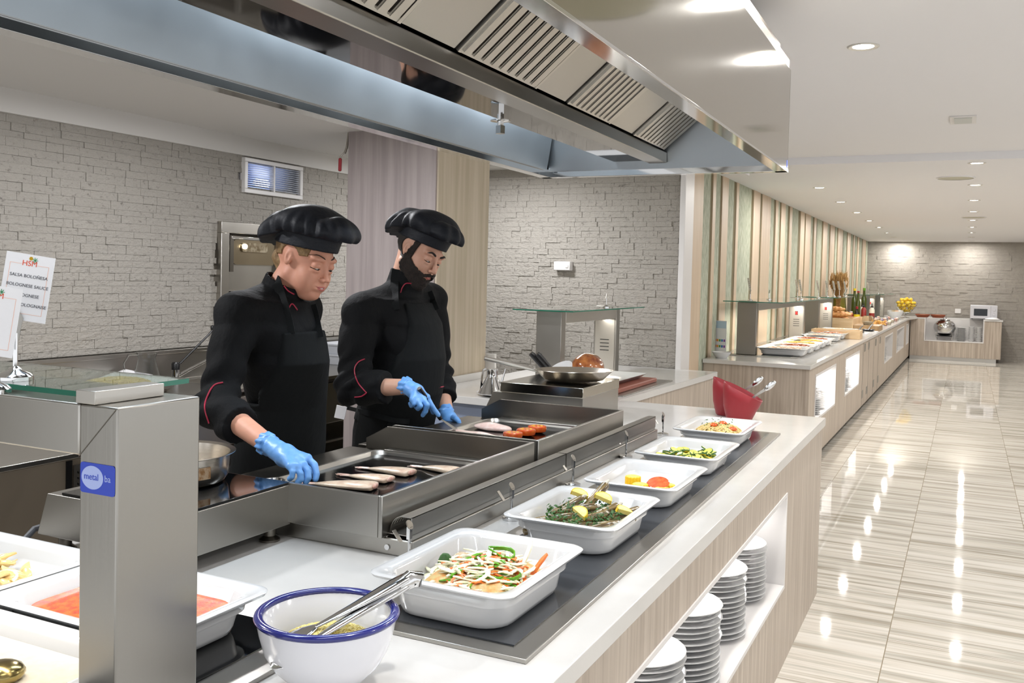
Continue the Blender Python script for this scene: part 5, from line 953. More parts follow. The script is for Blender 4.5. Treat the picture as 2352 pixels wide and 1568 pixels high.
for k, (x, y) in enumerate(((-1.36, 13.9), (-1.28, 14.5))):
    t = thing('black_spoon_rest', ('nearer', 'farther')[k]+' black ladle rest on white slabs at the buffet edge', 'spoon rest', (x, y, HC+.0005)); part('slab', MB().box(-.13, .13, -.2, .2, 0, .012), NIC, t, w=False, bevel=.003); part('black_dish', MB().loft([rrect(.14, .2, .04, .0125), rrect(.18, .25, .05, .04), rrect(.16, .23, .045, .038), rrect(.12, .18, .04, .018)]), BLK, t, w=False); part('ladle_handle', MB().sweep([(0, 0, .03), (.02, .22, .09), (.03, .34, .10)], .018, .006), BLK, t, w=False)
# small glasses, bowls, snack trays towards the corner
DES = [fmat('dessert_red', 'c9553a', 'efe4d8', .3, (80, 80, 80)), fmat('dessert_cream', 'efe6d4', 'dcb98e', .3, (80, 80, 80)), fmat('dessert_purple', '6a5a86', 'b9a9c4', .3, (80, 80, 80))]
rr = random.Random(9); pr = [None]*3; nn = 0
for r_ in range(9):
    for c_ in range(5):
        y = 16.95+r_*.36+rr.uniform(-.03, .03); x = -1.22-.17*c_+rr.uniform(-.02, .02); k = (r_+c_) % 3 if r_ > 3 else rr.choice((0, 1, 1)); z = HC+.0005
        if (c_ > 2 and r_ > 6): continue
        lb = 'tiny dessert glass on the buffet, row %s from the bottles, %s from the edge' % (ORD[r_], ORD[c_])
        if pr[k] is None:
            t = thing('dessert_glass', lb, 'dessert glass', (x, y, z), group='dessert glasses toward the far buffet corner'); part('glass', MB().lathe([(0, 0), (.03, 0), (.038, .06), (.036, .06), (.028, .004)], n=14), GLC, t, w=False); part('dessert', MB().lathe([(0, .005), (.027, .005), (.034, .05), (.02, .066), (0, .070)], n=14), DES[k], t, w=False, smooth=60); pr[k] = t
        else: dup(pr[k], (x, y, z), label=lb)
m = MB()
for _ in range(50): m.ball((rr.uniform(-.09, .09), rr.uniform(-.14, .14), .03+rr.uniform(0, .06)), (rr.uniform(.012, .025), rr.uniform(.012, .03), .014), 6, 5)
solo('crisps', m, fmat('crisps', 'e0b25a', 'c98a3a', .5), 'golden crisps heaped in a bowl at the buffet edge', 'snacks', kind='stuff', loc=(-1.33, 16.55, HC+.015)) if False else solo('crisps', m, fmat('crisps', 'e0b25a', 'c98a3a', .5), 'golden crisps heaped in front of the dessert glasses', 'snacks', kind='stuff', loc=(-1.24, 15.95, HC+.03))
bowlp = None
for k in range(4):
    lb = ORD[k]+' slanted white salad bowl toward the far buffet corner'; loc = (-1.30-.02*k, 20.3+k*.34, HC+.0005)
    if bowlp is None:
        bowlp = thing('salad_bowl', lb, 'bowl', loc, group='white salad bowls near the far corner'); part('bowl_body', MB().lathe([(0, 0), (.07, 0), (.14, .10), (.16, .16), (.15, .16), (.13, .10), (.06, .012)], n=26), CER, bowlp, w=False, smooth=50); part('salad', MB().ball((0, 0, .13), (.13, .13, .035), 14, 7), fmat('salad', 'c9694a', '6a8a3a', .5, (40, 40, 40)), bowlp, w=False)
    else: dup(bowlp, loc, label=lb)
# lemon bowl on a foot
t = thing('footed_glass_bowl', 'footed glass bowl piled with lemons at the far corner', 'bowl', (-1.17, 21.65, HC+.0005)); part('glass', MB().lathe([(0, 0), (.09, 0), (.085, .008), (.015, .02), (.015, .07), (.08, .10), (.20, .24), (.235, .32), (.23, .32), (.195, .24), (.075, .105), (0, .085)], n=36), GLC, t, w=False, smooth=60)
lp = None; rr = random.Random(6); kk = 0
for z, n, r in ((.15, 4, .055), (.20, 7, .115), (.26, 9, .15), (.32, 9, .165), (.335, 4, .07), (.385, 6, .10), (.40, 1, 0)):
    for i in range(n):
        a = 2*PI*i/n+z*9; loc = (-1.17+r*math.cos(a), 21.65+r*math.sin(a), HC+z); lay = {.15: 'bottom', .20: 'second', .26: 'third', .32: 'rim', .335: 'inner', .385: 'upper', .40: 'topmost'}[z]; lb = 'yellow lemon in the %s layer of the footed glass bowl' % lay
        if lp is None: lp = solo('lemon', MB().loft([[(r_*math.cos(q), r_*math.sin(q), z_) for q in [2*PI*j/12 for j in range(12)]] for r_, z_ in ((.004, -.05), (.012, -.044), (.026, -.028), (.034, 0), (.027, .026), (.012, .042), (.004, .048))]), LEM, lb, 'lemon', 'lemons in the footed bowl', loc=loc, smooth=60); lp.rotation_euler = (1.2, .3, 0)
        else: dup(lp, loc, label=lb, rot=(rr.uniform(0, 3), rr.uniform(0, 3), 0))
CLY = mat('terracotta', '8a4428', .4)
for k, x in enumerate((-.93, -.62)):
    t = thing('clay_dish', ('left', 'right')[k]+' terracotta dish on the corner of the far counter', 'dish', (x+.06, 22.15+.3, HC+.0005)); part('dish_body', MB().lathe([(0, 0), (.11, 0), (.15, .05), (.15, .065), (.14, .06), (.10, .01)], n=30), CLY, t, w=False); part('food', MB().ball((0, 0, .045), (.12, .12, .02), 12, 6), FOODM[2+k], t, w=False)
# ---------------------------------------------------------------- cabinet at the end
t = thing('end_counter', 'oak counter at the far end with an open white niche', 'counter', (-.1, 22.6, 0)); A, B, CC = -.80, .33, .40
m = MB().box(-1.10, A, 22.32, 22.34, .08, HC-.036).box(A, B, 22.32, 22.34, .08, .42).box(B, .66, 22.32, 22.34, .08, HC-.036); part('front_panel', m, WD1, t, smooth=None); part('side_panel', MB().box(.66, .68, 22.32, 22.95, .08, HC-.036), WD1, t)
part('kickboard', MB().box(-1.10, .60, 22.40, 22.42, 0, .08), ST, t); part('niche_lining', MB().box(A-.02, B+.02, 22.31, 22.80, .41, .43).box(A-.02, A, 22.31, 22.80, .43, HC).box(B, B+.02, 22.31, 22.80, .43, HC).box(A, B, 22.78, 22.80, .43, HC-.036), NIC, t, smooth=None)
t = thing('chafing_dish', 'round polished steel soup chafing dish in the end niche', 'chafing dish', (-.42, 22.54, .431))
part('bowl_body', MB().lathe([(0, .10), (.10, .11), (.19, .17), (.225, .26), (.228, .29), (.21, .36), (.15, .42), (.06, .445), (0, .45)], n=36), CHR, t, w=False, smooth=50); part('lid_flange', MB().lathe([(.10, .435), (.11, .445), (.10, .455), (0, .456)], n=28), CHR, t, w=False); part('handle', MB().tube([(-.03, 0, .45), (-.03, -.01, .50), (.01, -.01, .51), (.03, 0, .47)], .008, 8), CHR, t, w=False)
for k in range(4): a = PI/4+k*PI/2; part('leg', MB().tube([(.20*math.cos(a), .18*math.sin(a), .18), (.23*math.cos(a), .20*math.sin(a), .10), (.20*math.cos(a), .18*math.sin(a), .005)], [.010, .012, .010], 8), CHR, t, w=False)
part('burner_ring', MB().lathe([(.13, .09), (.17, .09), (.17, .10), (.13, .10)], n=28), BLK, t, w=False)
pls = None; scl = 1
for s_, (x, n, dz, kd) in enumerate(((-.09, 16, .0185, 'p'), (.11, 9, .034, 'b'), (.255, 9, .034, 'b'))):
    for k in range(n):
        if kd == 'p': o = dup(PM, (x, 22.5, .431+k*dz), label='white plate, %s from below, in the pile beside the chafing dish' % (['first']+ORD[1:]+['tenth', 'eleventh', 'twelfth', 'thirteenth', 'fourteenth', 'fifteenth', 'sixteenth'])[k], group='plates beside the chafing dish', scale=(.78, .78, 1))
        else:
            lb = 'white soup bowl, %s from below, in the %s pile of the end niche' % ((['first']+ORD[1:])[k], 'left' if s_ == 1 else 'right')
            if pls is None: pls = solo('soup_bowl', MB().lathe([(0, 0), (.035, 0), (.06, .04), (.066, .05), (.062, .05), (.03, .008)], n=22), CER, lb, 'bowl', 'soup bowls in the end niche', loc=(x, 22.5, .431+k*dz))
            else: dup(pls, (x, 22.5, .431+k*dz), label=lb)
t = thing('microwave_oven', 'white microwave oven on the far end counter', 'microwave', (.33, 22.62, HC+.0005))
part('case', MB().box(-.26, .26, -.17, .19, .012, .30), mat('microwave_white', 'c9c9cf', .4), t, w=False, bevel=.006); part('door', MB().box(-.255, .13, -.185, -.171, .02, .29), MATS['microwave_white'], t, w=False, bevel=.004); part('door_window', MB().box(-.19, .07, -.188, -.184, .075, .225), GLK, t, w=False)
for z in (.21, .11): part('dial', MB().lathe([(.028, 0), (.026, .015), (0, .015)], n=20).xf(Matrix.Translation((.195, -.171, z)) @ Matrix.Rotation(PI/2, 4, 'X')), MATS['microwave_white'], t, w=False)
for x in (-.22, .22): part('foot', MB().box(x-.02, x+.02, -.15, .15, 0, .012), BLK, t, w=False)
t = solo('folded_towel', MB().loft([rrect(.30, .2, .05, 0), rrect(.26, .18, .05, .03), rrect(.1, .08, .03, .05)]), PAP, 'folded white cloth on a plate right of the microwave', 'cloth', loc=(.50, 22.38, HC+.0005)) if False else None
solo('power_cable', MB().tube([(.06, 22.50, .90), (.09, 22.46, .80), (.13, 22.45, .70)], .008, 8).ball((.14, 22.45, .68), (.025, .02, .025)), BLK, 'thin black plug cable hanging in the end niche', 'cable', w=False) if False else None
solo('wall_socket', MB().box(-.235, -.115, 22.94, 22.965, 1.02, 1.12), NIC, 'small white socket plate on the far stone wall', 'socket', bevel=.006)
solo('napkin_plate', MB().lathe([(0, 0), (.13, 0), (.15, .015), (.08, .04), (0, .05)], n=26), PAP, 'flat white plate with a folded napkin before the microwave', 'plate', loc=(.50, 22.42 if False else 22.40, HC+.0005))
# ---------------------------------------------------------------- the two cooks
NPA = lambda v: np.array([v[0], v[1], v[2]], float)
def march(fn, px, py, t0, t1, off=.003):
    """point where the line of sight through a pixel meets a surface"""
    d = ray(px, py); t = t0
    for _ in range(160):
        p = CAM+d*t; v = float(fn(np.array([[p.x, p.y, p.z]]))[0])
        if v < .0006 or t > t1: break
        t += max(v, .0006)*.7
    return CAM+d*(t-off)
def path_on(fn, pix, t0, t1, off=.003):
    P_ = [pix[0]]+list(pix)+[pix[-1]]; q = []
    for i in range(1, len(P_)-2):
        for k in range(5):
            u = k/5; a, b, c, d = (np.array(P_[i+j], float) for j in (-1, 0, 1, 2)); q.append(.5*((2*b)+(c-a)*u+(2*a-5*b+4*c-d)*u*u+(3*b-a-3*c+d)*u**3))
    q.append(np.array(pix[-1], float)); pts = [march(fn, x, y, t0, t1, off) for x, y in q]
    ds = [(p-CAM).dot(AF) for p in pts]; out = []
    for i, p in enumerate(pts):
        w_ = sorted(ds[max(0, i-2):i+3]); m_ = w_[len(w_)//2]; out.append(CAM+(p-CAM)*(m_/ds[i]))
    return out
SKW = mat('skin_warm', 'c9927a', .58, noise=((30, 30, 30), 'c58a72', .3, .7), sss=.15); SKM = mat('skin_light', 'c69983', .58, noise=((30, 30, 30), 'bf8f78', .3, .7), sss=.15)
JKT = mat('black_jacket', '0b0c0e', .8, spec=.18, bump=((22, 22, 12), .6, .012)); APR = mat('black_apron', '111314', .85, spec=.18, bump=((14, 14, 5), .5, .012)); HAT = mat('black_hat', '0e121b', .6, spec=.35, bump=((16, 16, 22), .6, .008)); TRS = mat('black_trousers', '0a0b0e', .85, spec=.18, bump=((12, 12, 5), .4, .01))
PIP = mat('crimson_piping', '9c1f3a', .5); GLV = mat('blue_glove', '6fa3dc', .38, noise=((25, 25, 25), '5b90cf', .3, .7), bump=((60, 60, 60), .35, .003)); EYE = mat('eye_white', 'd8d2cc', .15); IRI = mat('eye_dark', '2a1c14', .1); LIPS = mat('lips', 'b0605a', .35); BRW = mat('brow_hair', '3a261c', .8); BRD = mat('beard_hair', '1c1512', .8, noise=((200, 200, 200), '2e221c', .4, .6), bump=((400, 400, 250), 1.0, .006)); HRB = mat('hair_blonde', '8d7048', .6, noise=((120, 30, 60), '6e5433', .4, .6), bump=((300, 60, 120), .8, .004)); HRD = mat('hair_dark', '1f1814', .7, bump=((300, 300, 100), .8, .004)); EAR_ = mat('ear_pink', 'c9776a', .45, sss=.3)
def head_fn(man):
    jw = 1.06 if man else .94
    def f(P):
        A = np.abs(P[:, 1]); Q = P.copy(); Q[:, 1] = A
        d = ell_(P, (-.018, 0, .030), (.100, .077, .092)); d = su(d, ell_(P, (.028, 0, -.040), (.066, .060 if man else .053, .082)), .03)
        d = su(d, ell_(P, (.060, 0, -.098), (.030, (.030 if man else .024), .024)), .03); d = su(d, ell_(Q, (.058, .036, -.038 if man else -.044), (.030, .026, .032 if man else .030)), .02)
        d = su(d, cap_(Q, (-.005, .056*jw, -.062), (.05, .025*jw, -.10), .020 if man else .014, .014 if man else .011), .03)
        if not man: d = su(d, ell_(Q, (.052, .034, -.066), (.032, .021, .028)), .02)
        d = su(d, ell_(Q, (.076 if man else .073, .028, .022), (.020, .028, .012)), .014)                     # brow
        d = ss(d, ell_(Q, (.104, .032, -.002), (.019, .019, .013)), .012)                    # socket
        d = su(d, ell_(Q, (.0800, .032, .0), (.0138, .0150, .0122)), .006); d = su(d, ell_(Q, (.0770, .032, -.0170), (.015, .017, .0068)), .006)                  # lid
        nx = 0 if man else -.005; d = su(d, cap_(P, (.088, 0, .008), (.112+nx, 0, -.034-nx*.3), .0072, .0085+nx*.3), .010); d = su(d, ell_(P, (.113+nx, 0, -.038-nx*.3), (.012, .0095+nx*.2, .009+nx*.2)), .006); d = su(d, ell_(Q, (.103, .0125, -.041), (.010, .0065, .0065)), .005)
        d = ss(d, ell_(Q, (.107, .0075, -.0475), (.006, .0035, .004)), .003)
        d = su(d, ell_(P, (.088, 0, -.067), (.018, .026, .017)), .012)                       # mouth mound
        d = ss(d, cap_(Q, (.1065, 0, -.068), (.096, .026, -.0665), .0022), .003)
        d = su(d, ell_(P, (.078, 0, -.098), (.016, .018, .014)), .012)
        e = ell_(Q, (-.006, .074, -.006), (.0150, .009, .0255)); e = ss(e, ell_(Q, (.0, .0835, -.001), (.0088, .0065, .0155)), .004); e = su(e, ell_(Q, (.006, .075, -.006), (.004, .006, .007)), .003); d = su(d, e, .006)
        return d
    return f
def hat_fn(sd, tilt):
    def f(P):
        P = P.copy(); P[:, 2] = P[:, 2]-.16*(P[:, 0]+.015)+.008
        th = np.arctan2(P[:, 1], P[:, 0]+.015); zz = P[:, 2]
        r = np.sqrt(((P[:, 0]+.013)/.107)**2+(P[:, 1]/.087)**2)
        flare = 1+.9*np.clip(zz-.05, 0, .1)*.5
        band = np.maximum(np.abs(r/flare-1)*.09-.0035, np.abs(zz-.064)-.024)
        w_ = np.clip((.16-zz)/.09, 0, 1)
        fold = .0070*np.sin(17*th+3*np.sin(2*th+sd)+18*zz)*w_+.0095*(1-2*np.abs(np.sin(1.5*wav(P*np.array([1, .7, .6])+sd, 16)+20*P[:, 0]+12*P[:, 2])))*(1-.5*w_)+.003*wav(P+sd, 34)
        puff = su(ell_(P, (-.015, 0, .112), (.135, .128, .062)), ell_(P, (-.098, 0, .062), (.078, .112, .062)), .04); puff = su(puff, ell_(P, (.085, 0, .098), (.058, .095, .032)), .03)
        puff = puff+fold; zm = .084+.55*np.clip(P[:, 0]+.04, -.14, .0); puff = np.maximum(puff, (zm-P[:, 2])*.9)
        inner = ell_(P, (-.018, 0, .030), (.104, .081, .100)); 
        cap = np.maximum(ell_(P, (-.016, 0, .030), (.106, .084, .104)), .066-zz); return np.minimum(su(band, puff, .006), cap)*.8
    return f
def to_world(mb, O, F, Lf, U, s=1.0):
    M = Matrix(((F.x*s, Lf.x*s, U.x*s, O.x), (F.y*s, Lf.y*s, U.y*s, O.y), (F.z*s, Lf.z*s, U.z*s, O.z), (0, 0, 0, 1))); mb.xf(M); return mb
def person(cfg):
    t = thing('person', cfg['label'], 'person', (cfg['feet'][0], cfg['feet'][1], 0)); sk = cfg['skin']; man = cfg['man']
    O = cfg['head']; F = cfg['F']; F.normalize(); U = cfg['U']; U = (U-F*F.dot(U)).normalized(); Lf = U.cross(F); s = cfg['hs']
    W = np.array([[F.x, Lf.x, U.x], [F.y, Lf.y, U.y], [F.z, Lf.z, U.z]]); On = NPA(O)
    loc = lambda P: (P-On)@W/s
    hf = head_fn(man); neck = cfg['neck']; nl = loc(NPA(neck)[None])[0]; nr = cfg['nr']
    def headneck(P): return su(hf(P), cap_(P, (-.030, 0, -.045), nl, nr*.93, nr), .02)
    def hn_world(P): return headneck(loc(P))*s
    J = {k: NPA(v) for k, v in cfg['J'].items()}; K = cfg['torso']; kz = np.array([k[0] for k in K]); kx = np.array([k[1] for k in K]); ky = np.array([k[2] for k in K]); krx = np.array([k[3] for k in K]); kry = np.array([k[4] for k in K])
    def torso(P):
        z = P[:, 2]; cx, cy, rx, ry = (np.interp(z, kz, a) for a in (kx, ky, krx, kry)); q = np.sqrt(((P[:, 0]-cx)/rx)**2+((P[:, 1]-cy)/ry)**2)
        d = (q-1)*np.minimum(rx, ry); return np.maximum(d, np.maximum(z-kz[-1], kz[0]-z))
    sr = cfg['sr']
    def trunk(P):
        d = su(torso(P), cap_(P, J['sR'], J['nk'], sr, .062), .05); d = su(d, cap_(P, J['sL'], J['nk'], sr, .062), .05); return d
    def sleeve(P, a, cuff=True):
        e, w_ = J['e'+a], J['w'+a]; d = su(cap_(P, J['s'+a], e, sr+.004, sr*.80), cap_(P, e, e+(w_-e)*cfg['cuff'], sr*.86, sr*.74), .02)
        c = cap_(P, e+(w_-e)*(cfg['cuff']-.42), e+(w_-e)*cfg['cuff'], sr*.90, sr*.80); ax = (w_-e)/np.linalg.norm(w_-e); tt = (P-e)@ax; Lw = np.linalg.norm(w_-e); c = np.maximum(c, np.maximum(tt-Lw*cfg['cuff'], Lw*(cfg['cuff']-.40)-tt)); d = np.maximum(d, np.minimum(tt-Lw*cfg['cuff'], 1)) if False else np.where(tt > Lw*cfg['cuff'], np.maximum(d, tt-Lw*cfg['cuff']), d)
        return np.minimum(d, c)
    def folds(P):
        f_ = 0
        for a in 'RL':
            e = J['e'+a]; q = np.exp(-(np.linalg.norm(P-e, axis=1)/.15)**2); ax = (J['w'+a]-J['s'+a]); ax = ax/np.linalg.norm(ax); f_ = f_+q*.0075*np.sin((P-e)@ax*85+4*wav(P, 9))
        return f_+.0060*wav(P*np.array([1, 1, .6]), 20)+.004*(1-2*np.abs(np.sin(2*wav(P, 8)+P[:, 2]*22)))
    def jacket(P):
        d = su(trunk(P), sleeve(P, 'R'), .02); d = su(d, sleeve(P, 'L'), .02); d = d+folds(P)-.003
        pl = loc(P); col = np.maximum(cap_(P, J['nk']-np.array([0, 0, .02]), J['col'], nr*s+.020, nr*s+.014), -(cap_(P, J['nk'], J['col']+(J['col']-J['nk'])*2, nr*s+.004, nr*s+.006))); cx_ = (J['col']-J['nk']); L_ = np.linalg.norm(cx_); tt = (P-J['nk'])@(cx_/L_); col = np.maximum(col, tt-L_)
        d = np.minimum(d, col); return np.maximum(d, cfg['hem']-P[:, 2])
    # --- skin: head and neck, forearms, trunk and legs in one mesh
    def legs(P, o=0.0):
        d = 1e3
        for a in 'RL': d = np.minimum(d, su(cap_(P, J['h'+a], J['k'+a], .078+o, .056+o), cap_(P, J['k'+a], J['a'+a], .056+o, .04+o*1.2), .02))
        return d
    def body(P):
        d = su(torso(P)+.02, legs(P), .05)
        for a in 'RL': d = su(d, su(cap_(P, J['s'+a], J['e'+a], .045, .038), cap_(P, J['e'+a], J['w'+a], .043 if man else .039, .029 if man else .026), .02), .02)
        return d
    allp = np.array(list(J.values())); lo, hi = allp.min(0)-.2, allp.max(0)+.2; hi[2] = J['nk'][2]+.05; lo[2] = .0
    m = netmesh([(headneck, (-.14, -.11, min(-.15, nl[2]-.03)), (.14, .11, .14), .0026)]); to_world(m, O, F, Lf, U, s)
    V, Q = net(body, lo, hi, .011); m.add(V.tolist(), Q.tolist())
    fore = [(lambda P, a=a: cap_(P, J['e'+a], J['w'+a], .044 if man else .040, .030 if man else .027)+.0008*wav(P, 60)) for a in 'RL']
    for a, f_ in zip('RL', fore):
        b_ = np.array([J['e'+a], J['w'+a]]); V, Q = net(f_, b_.min(0)-.06, b_.max(0)+.06, .005); m.add(V.tolist(), Q.tolist())
    part('body', m, sk, t, smooth=80)
    # --- clothes
    lo2 = np.minimum.reduce([J[k] for k in ('sR', 'sL', 'eR', 'eL', 'wR', 'wL', 'nk')])-.14; hi2 = np.maximum.reduce([J[k] for k in ('sR', 'sL', 'eR', 'eL', 'wR', 'wL', 'col')])+.14; lo2[2] = cfg['hem']-.02
    part('chef_jacket', netmesh([(jacket, lo2, hi2, .0062)]), JKT, t, smooth=80)
    def trousers(P): return np.maximum(np.maximum(su(legs(P, .022), np.maximum(torso(P)-.006, P[:, 2]-cfg['hem']-.05), .04)+.004*wav(P*np.array([1, 1, .4]), 20), .055-P[:, 2]), P[:, 2]-cfg['hem']-.04)
    lo3 = np.minimum.reduce([J[k] for k in ('hR', 'hL', 'kR', 'kL', 'aR', 'aL')])-.2; hi3 = np.maximum.reduce([J[k] for k in ('hR', 'hL', 'kR', 'kL')])+.2; lo3[2] = .03; hi3[2] = cfg['hem']+.08
    part('trousers', netmesh([(trousers, lo3, hi3, .010)]), TRS, t, smooth=80)
    for a in 'RL':
        ak = J['a'+a]
        def shoe(P): return np.maximum(su(ell_(P, (ak[0]+.07, ak[1], .035), (.145, .05, .045)), cap_(P, (ak[0], ak[1], .04), (ak[0], ak[1], .09), .045), .02), .003-P[:, 2])
        part('shoe', netmesh([(shoe, (ak[0]-.12, ak[1]-.08, -.01), (ak[0]+.25, ak[1]+.08, .16), .007)]), BLK, t, smooth=60)
    bz, bc = cfg['bib'], cfg['bibc']
    def apron(P):
        z = P[:, 2]; cx, cy = np.interp(z, kz, kx), np.interp(z, kz, ky); base = su(trunk(P), legs(P, .05) if False else torso(P), .01); sk_ = np.maximum(cap_(P, (kx[0], ky[0], kz[0]+.25), (kx[0]+.02, ky[0], .48), krx[0]-.01, krx[0]-.0), z-1.0)
        b = su(base, sk_, .08); d = b+.0035*wav(P*np.array([1, 1, .35]), 17)-.014
        wd = np.interp(z, [.45, bz-.34, bz-.22, bz-.10, bz], [.22, .21, .165, .122, .105]); d = np.maximum(d, np.abs(P[:, 1]-cy-bc)-wd); d = np.maximum(d, z-bz); d = np.maximum(d, .50-z); return np.maximum(d, -(P[:, 0]-cx-np.where(z > bz-.25, .02, -.06)))
    lo4 = np.array([kx.min()-.12, ky.min()-.26, .48]); hi4 = np.array([kx.max()+.24, ky.max()+.26, bz+.02]); part('apron', netmesh([(apron, lo4, hi4, .0065)]), APR, t, smooth=80)
    both = lambda P: np.minimum(jacket(P), apron(P))
    T0, T1 = cfg['t']
    for pix in cfg['straps']: part('apron_strap', MB().sweep(path_on(both, pix, T0, T1, .004), cfg['sw'], .004, up=tuple(-AF)), APR, t, smooth=60)
    for pix in cfg['piping']: part('piping', MB().tube(path_on(both, pix, T0, T1, .0025), .0024, 6), PIP, t)
    for pix in cfg.get('ties', []): part('apron_tie', MB().sweep(path_on(both, pix, T0, T1, .006), .022, .004, up=tuple(-AF)), APR, t, smooth=60)
    # --- hat, hair, face
    part('chef_hat', to_world(netmesh([(hat_fn(cfg['seed'], cfg['ht']), (-.20, -.16, -.08), (.17, .16, .24), .0034)]), O, F, Lf, U, s), HAT, t, smooth=70)
    if man:
        def beard(P):
            A = np.abs(P[:, 1]); d = hf(P)-.0075-.0025*wav(P, 160); cut = -.030-.55*np.clip(A-.045, -1, .02)+.25*np.clip(.05-P[:, 0], -.05, .06); line = -.030-.40*np.clip(P[:, 0]-.02, -.02, .08); reg = np.maximum(np.maximum((P[:, 2]-line)*.9, .000-P[:, 0]), np.where(A < .030, P[:, 2]+.078, -1))+.004*wav(P, 230); reg2 = np.maximum(np.maximum(np.abs(P[:, 2]+.0575+A*.35)-.0062, A-.038), .07-P[:, 0])+.0035*wav(P, 260)
            side = np.maximum(np.maximum(np.abs(P[:, 0]-.022-.15*P[:, 2])-.0105, -(A-.05)), np.maximum(P[:, 2]-.05, -.06-P[:, 2])); reg = np.minimum(np.minimum(reg, reg2), side)
            mouth = ell_(P, (.11, 0, -.071), (.03, .020, .0085)); chin = ell_(P, (.058, 0, -.115), (.040, .045, .030))+.002*wav(P, 200)
            return np.minimum(np.maximum(np.maximum(d, reg), -mouth), np.maximum(chin, -mouth))
        part('beard', to_world(netmesh([(beard, (-.03, -.10, -.16), (.14, .10, .06), .0026)]), O, F, Lf, U, s), BRD, t, smooth=70)
        def hair(P): A = np.abs(P[:, 1]); return np.maximum(hf(P)-.005-.001*wav(P, 150), np.maximum(np.maximum(P[:, 0]-.0, -.045+.0*A-P[:, 2]), np.maximum(P[:, 2]-.07, -(np.hypot(P[:, 0]+.006, P[:, 2]+.002)-.036)*(A > .05)-(A <= .05))))
    else:
        def hair(P):
            A = np.abs(P[:, 1]); a_ = np.maximum(hf(P)-.004, np.maximum(np.maximum(P[:, 0]-.055, .004-P[:, 2]+.9*np.clip(P[:, 0], -.1, .06)*.3), np.maximum(P[:, 2]-.07, -(A-.03)))); a_ = np.maximum(a_, -(np.hypot(P[:, 0]+.004, P[:, 2]+.002)-.036)*(A > .05)-(A <= .05)); bun = ell_(P, (-.088, .0, -.022), (.036, .050, .045))+.004*wav(P, 70); nape = ell_(P, (-.06, 0, -.045), (.035, .045, .05))+.003*wav(P, 90); return np.minimum(a_, su(bun, nape, .02))
    part('hair', to_world(netmesh([(hair, (-.15, -.11, -.12), (.08, .11, .09), .0028)]), O, F, Lf, U, s), HRD if man else HRB, t, smooth=70)
    for sy in (1, -1):
        e = part('eye', to_world(MB().ball((.0800, .032*sy, -.0045), .0118, 20, 14), O, F, Lf, U, s), EYE, t, smooth=60)
        part('iris', to_world(MB().ball((.0865, .030*sy, -.0085), .0062, 14, 9), O, F, Lf, U, s), IRI, e, smooth=60)
        lash = [(float(_fx(hf, y*sy, -.0105+.10*(y-.032)**2/.016))+.0006, y*sy, -.0112+.10*(y-.032)**2/.016) for y in np.linspace(.018, .047, 7)]
        part('eyelashes', to_world(MB().tube(lash, [.0007, .0013, .0017, .0018, .0018, .0017, .0012], 6), O, F, Lf, U, s), IRI, e)
        bw = [(float(_fx(hf, y*sy, z_))+.0004, y*sy, z_) for y, z_ in zip(np.linspace(.014, .055, 8), [q+(0 if man else .005) for q in (.021, .0235, .0255, .0275, .029, .0285, .026, .021)])]
        k_ = 1.5 if man else .75; part('eyebrow', to_world(MB().tube(bw, [.0018*k_, .0030*k_, .0032*k_, .003*k_, .0028*k_, .0024*k_, .0018*k_, .0008], 8), O, F, Lf, U, s), BRD if man else BRW, t, smooth=60)
    up_ = [(float(_fx(hf, y, -.0645))-.0012, y, -.0635-abs(y)*.06) for y in np.linspace(-.021 if man else -.0235, .021 if man else .0235, 9)]; lw = [(float(_fx(hf, y, -.0745))-.0018, y, -.0735+abs(y)*.20) for y in np.linspace(-.019, .019, 9)]
    rr_ = [.0008, .0026, .0034, .0038, .0034, .0038, .0034, .0026, .0008]; part('lips', to_world(MB().tube(up_, [q*.85 for q in rr_], 8).tube(lw, [q*1.15 for q in rr_], 8), O, F, Lf, U, s), LIPS, t, smooth=60)
    if not man: part('teeth', to_world(MB().tube([(float(_fx(hf, y, -.067))-.001, y, -.0685) for y in np.linspace(-.013, .013, 5)], [.001, .0026, .003, .0026, .001], 6), O, F, Lf, U, s), EYE, t, smooth=60)
    # --- gloves
    for hnd in cfg['hands']:
        wr, pm, fg = NPA(hnd['wrist']), NPA(hnd['palm']), hnd['fingers']
        def glove(P):
            d = cap_(P, wr, pm, .030 if man else .027, .032 if man else .030)
            kn = [NPA(f_[0]) for f_ in fg[:4]]
            for k_ in kn: d = su(d, cap_(P, pm, k_, .024, .0125), .014)
            for i, f_ in enumerate(fg):
                r0 = (.0105, .0108, .0102, .0092, .0115)[i]*(1.06 if man else 1); pts = [NPA(q) for q in f_]
                g = 1e3
                for a_, b_, ra, rb in zip(pts[:-1], pts[1:], (r0*1.02, r0*.96, r0*.9), (r0*.96, r0*.9, r0*.78)): g = np.minimum(g, cap_(P, a_, b_, ra, rb))
                d = su(d, g, .0045)
            ax = (pm-wr)/np.linalg.norm(pm-wr); tt = (P-wr)@ax; cf = np.maximum(cap_(P, wr-ax*.03, wr+ax*.01, .034 if man else .032), np.abs(tt+.012)-.012); cf = cf+.002*np.sin(np.arctan2(P[:, 2]-wr[2], P[:, 1]-wr[1])*9)
            d = su(d, cf, .008); d = d+.0011*wav(P, 130); return np.maximum(d, -(tt+.025))
        ap = np.array([NPA(q) for f_ in fg for q in f_]+[wr, pm]); part('rubber_glove', netmesh([(glove, ap.min(0)-.045, ap.max(0)+.045, .0024)]), GLV, t, smooth=80)
    return t
def _fx(fn, y, z):
    xs = np.linspace(.14, .02, 241); P = np.stack([xs, np.full_like(xs, y), np.full_like(xs, z)], 1); d = fn(P); i = int(np.argmax(d < 0)); return xs[max(i, 1)]
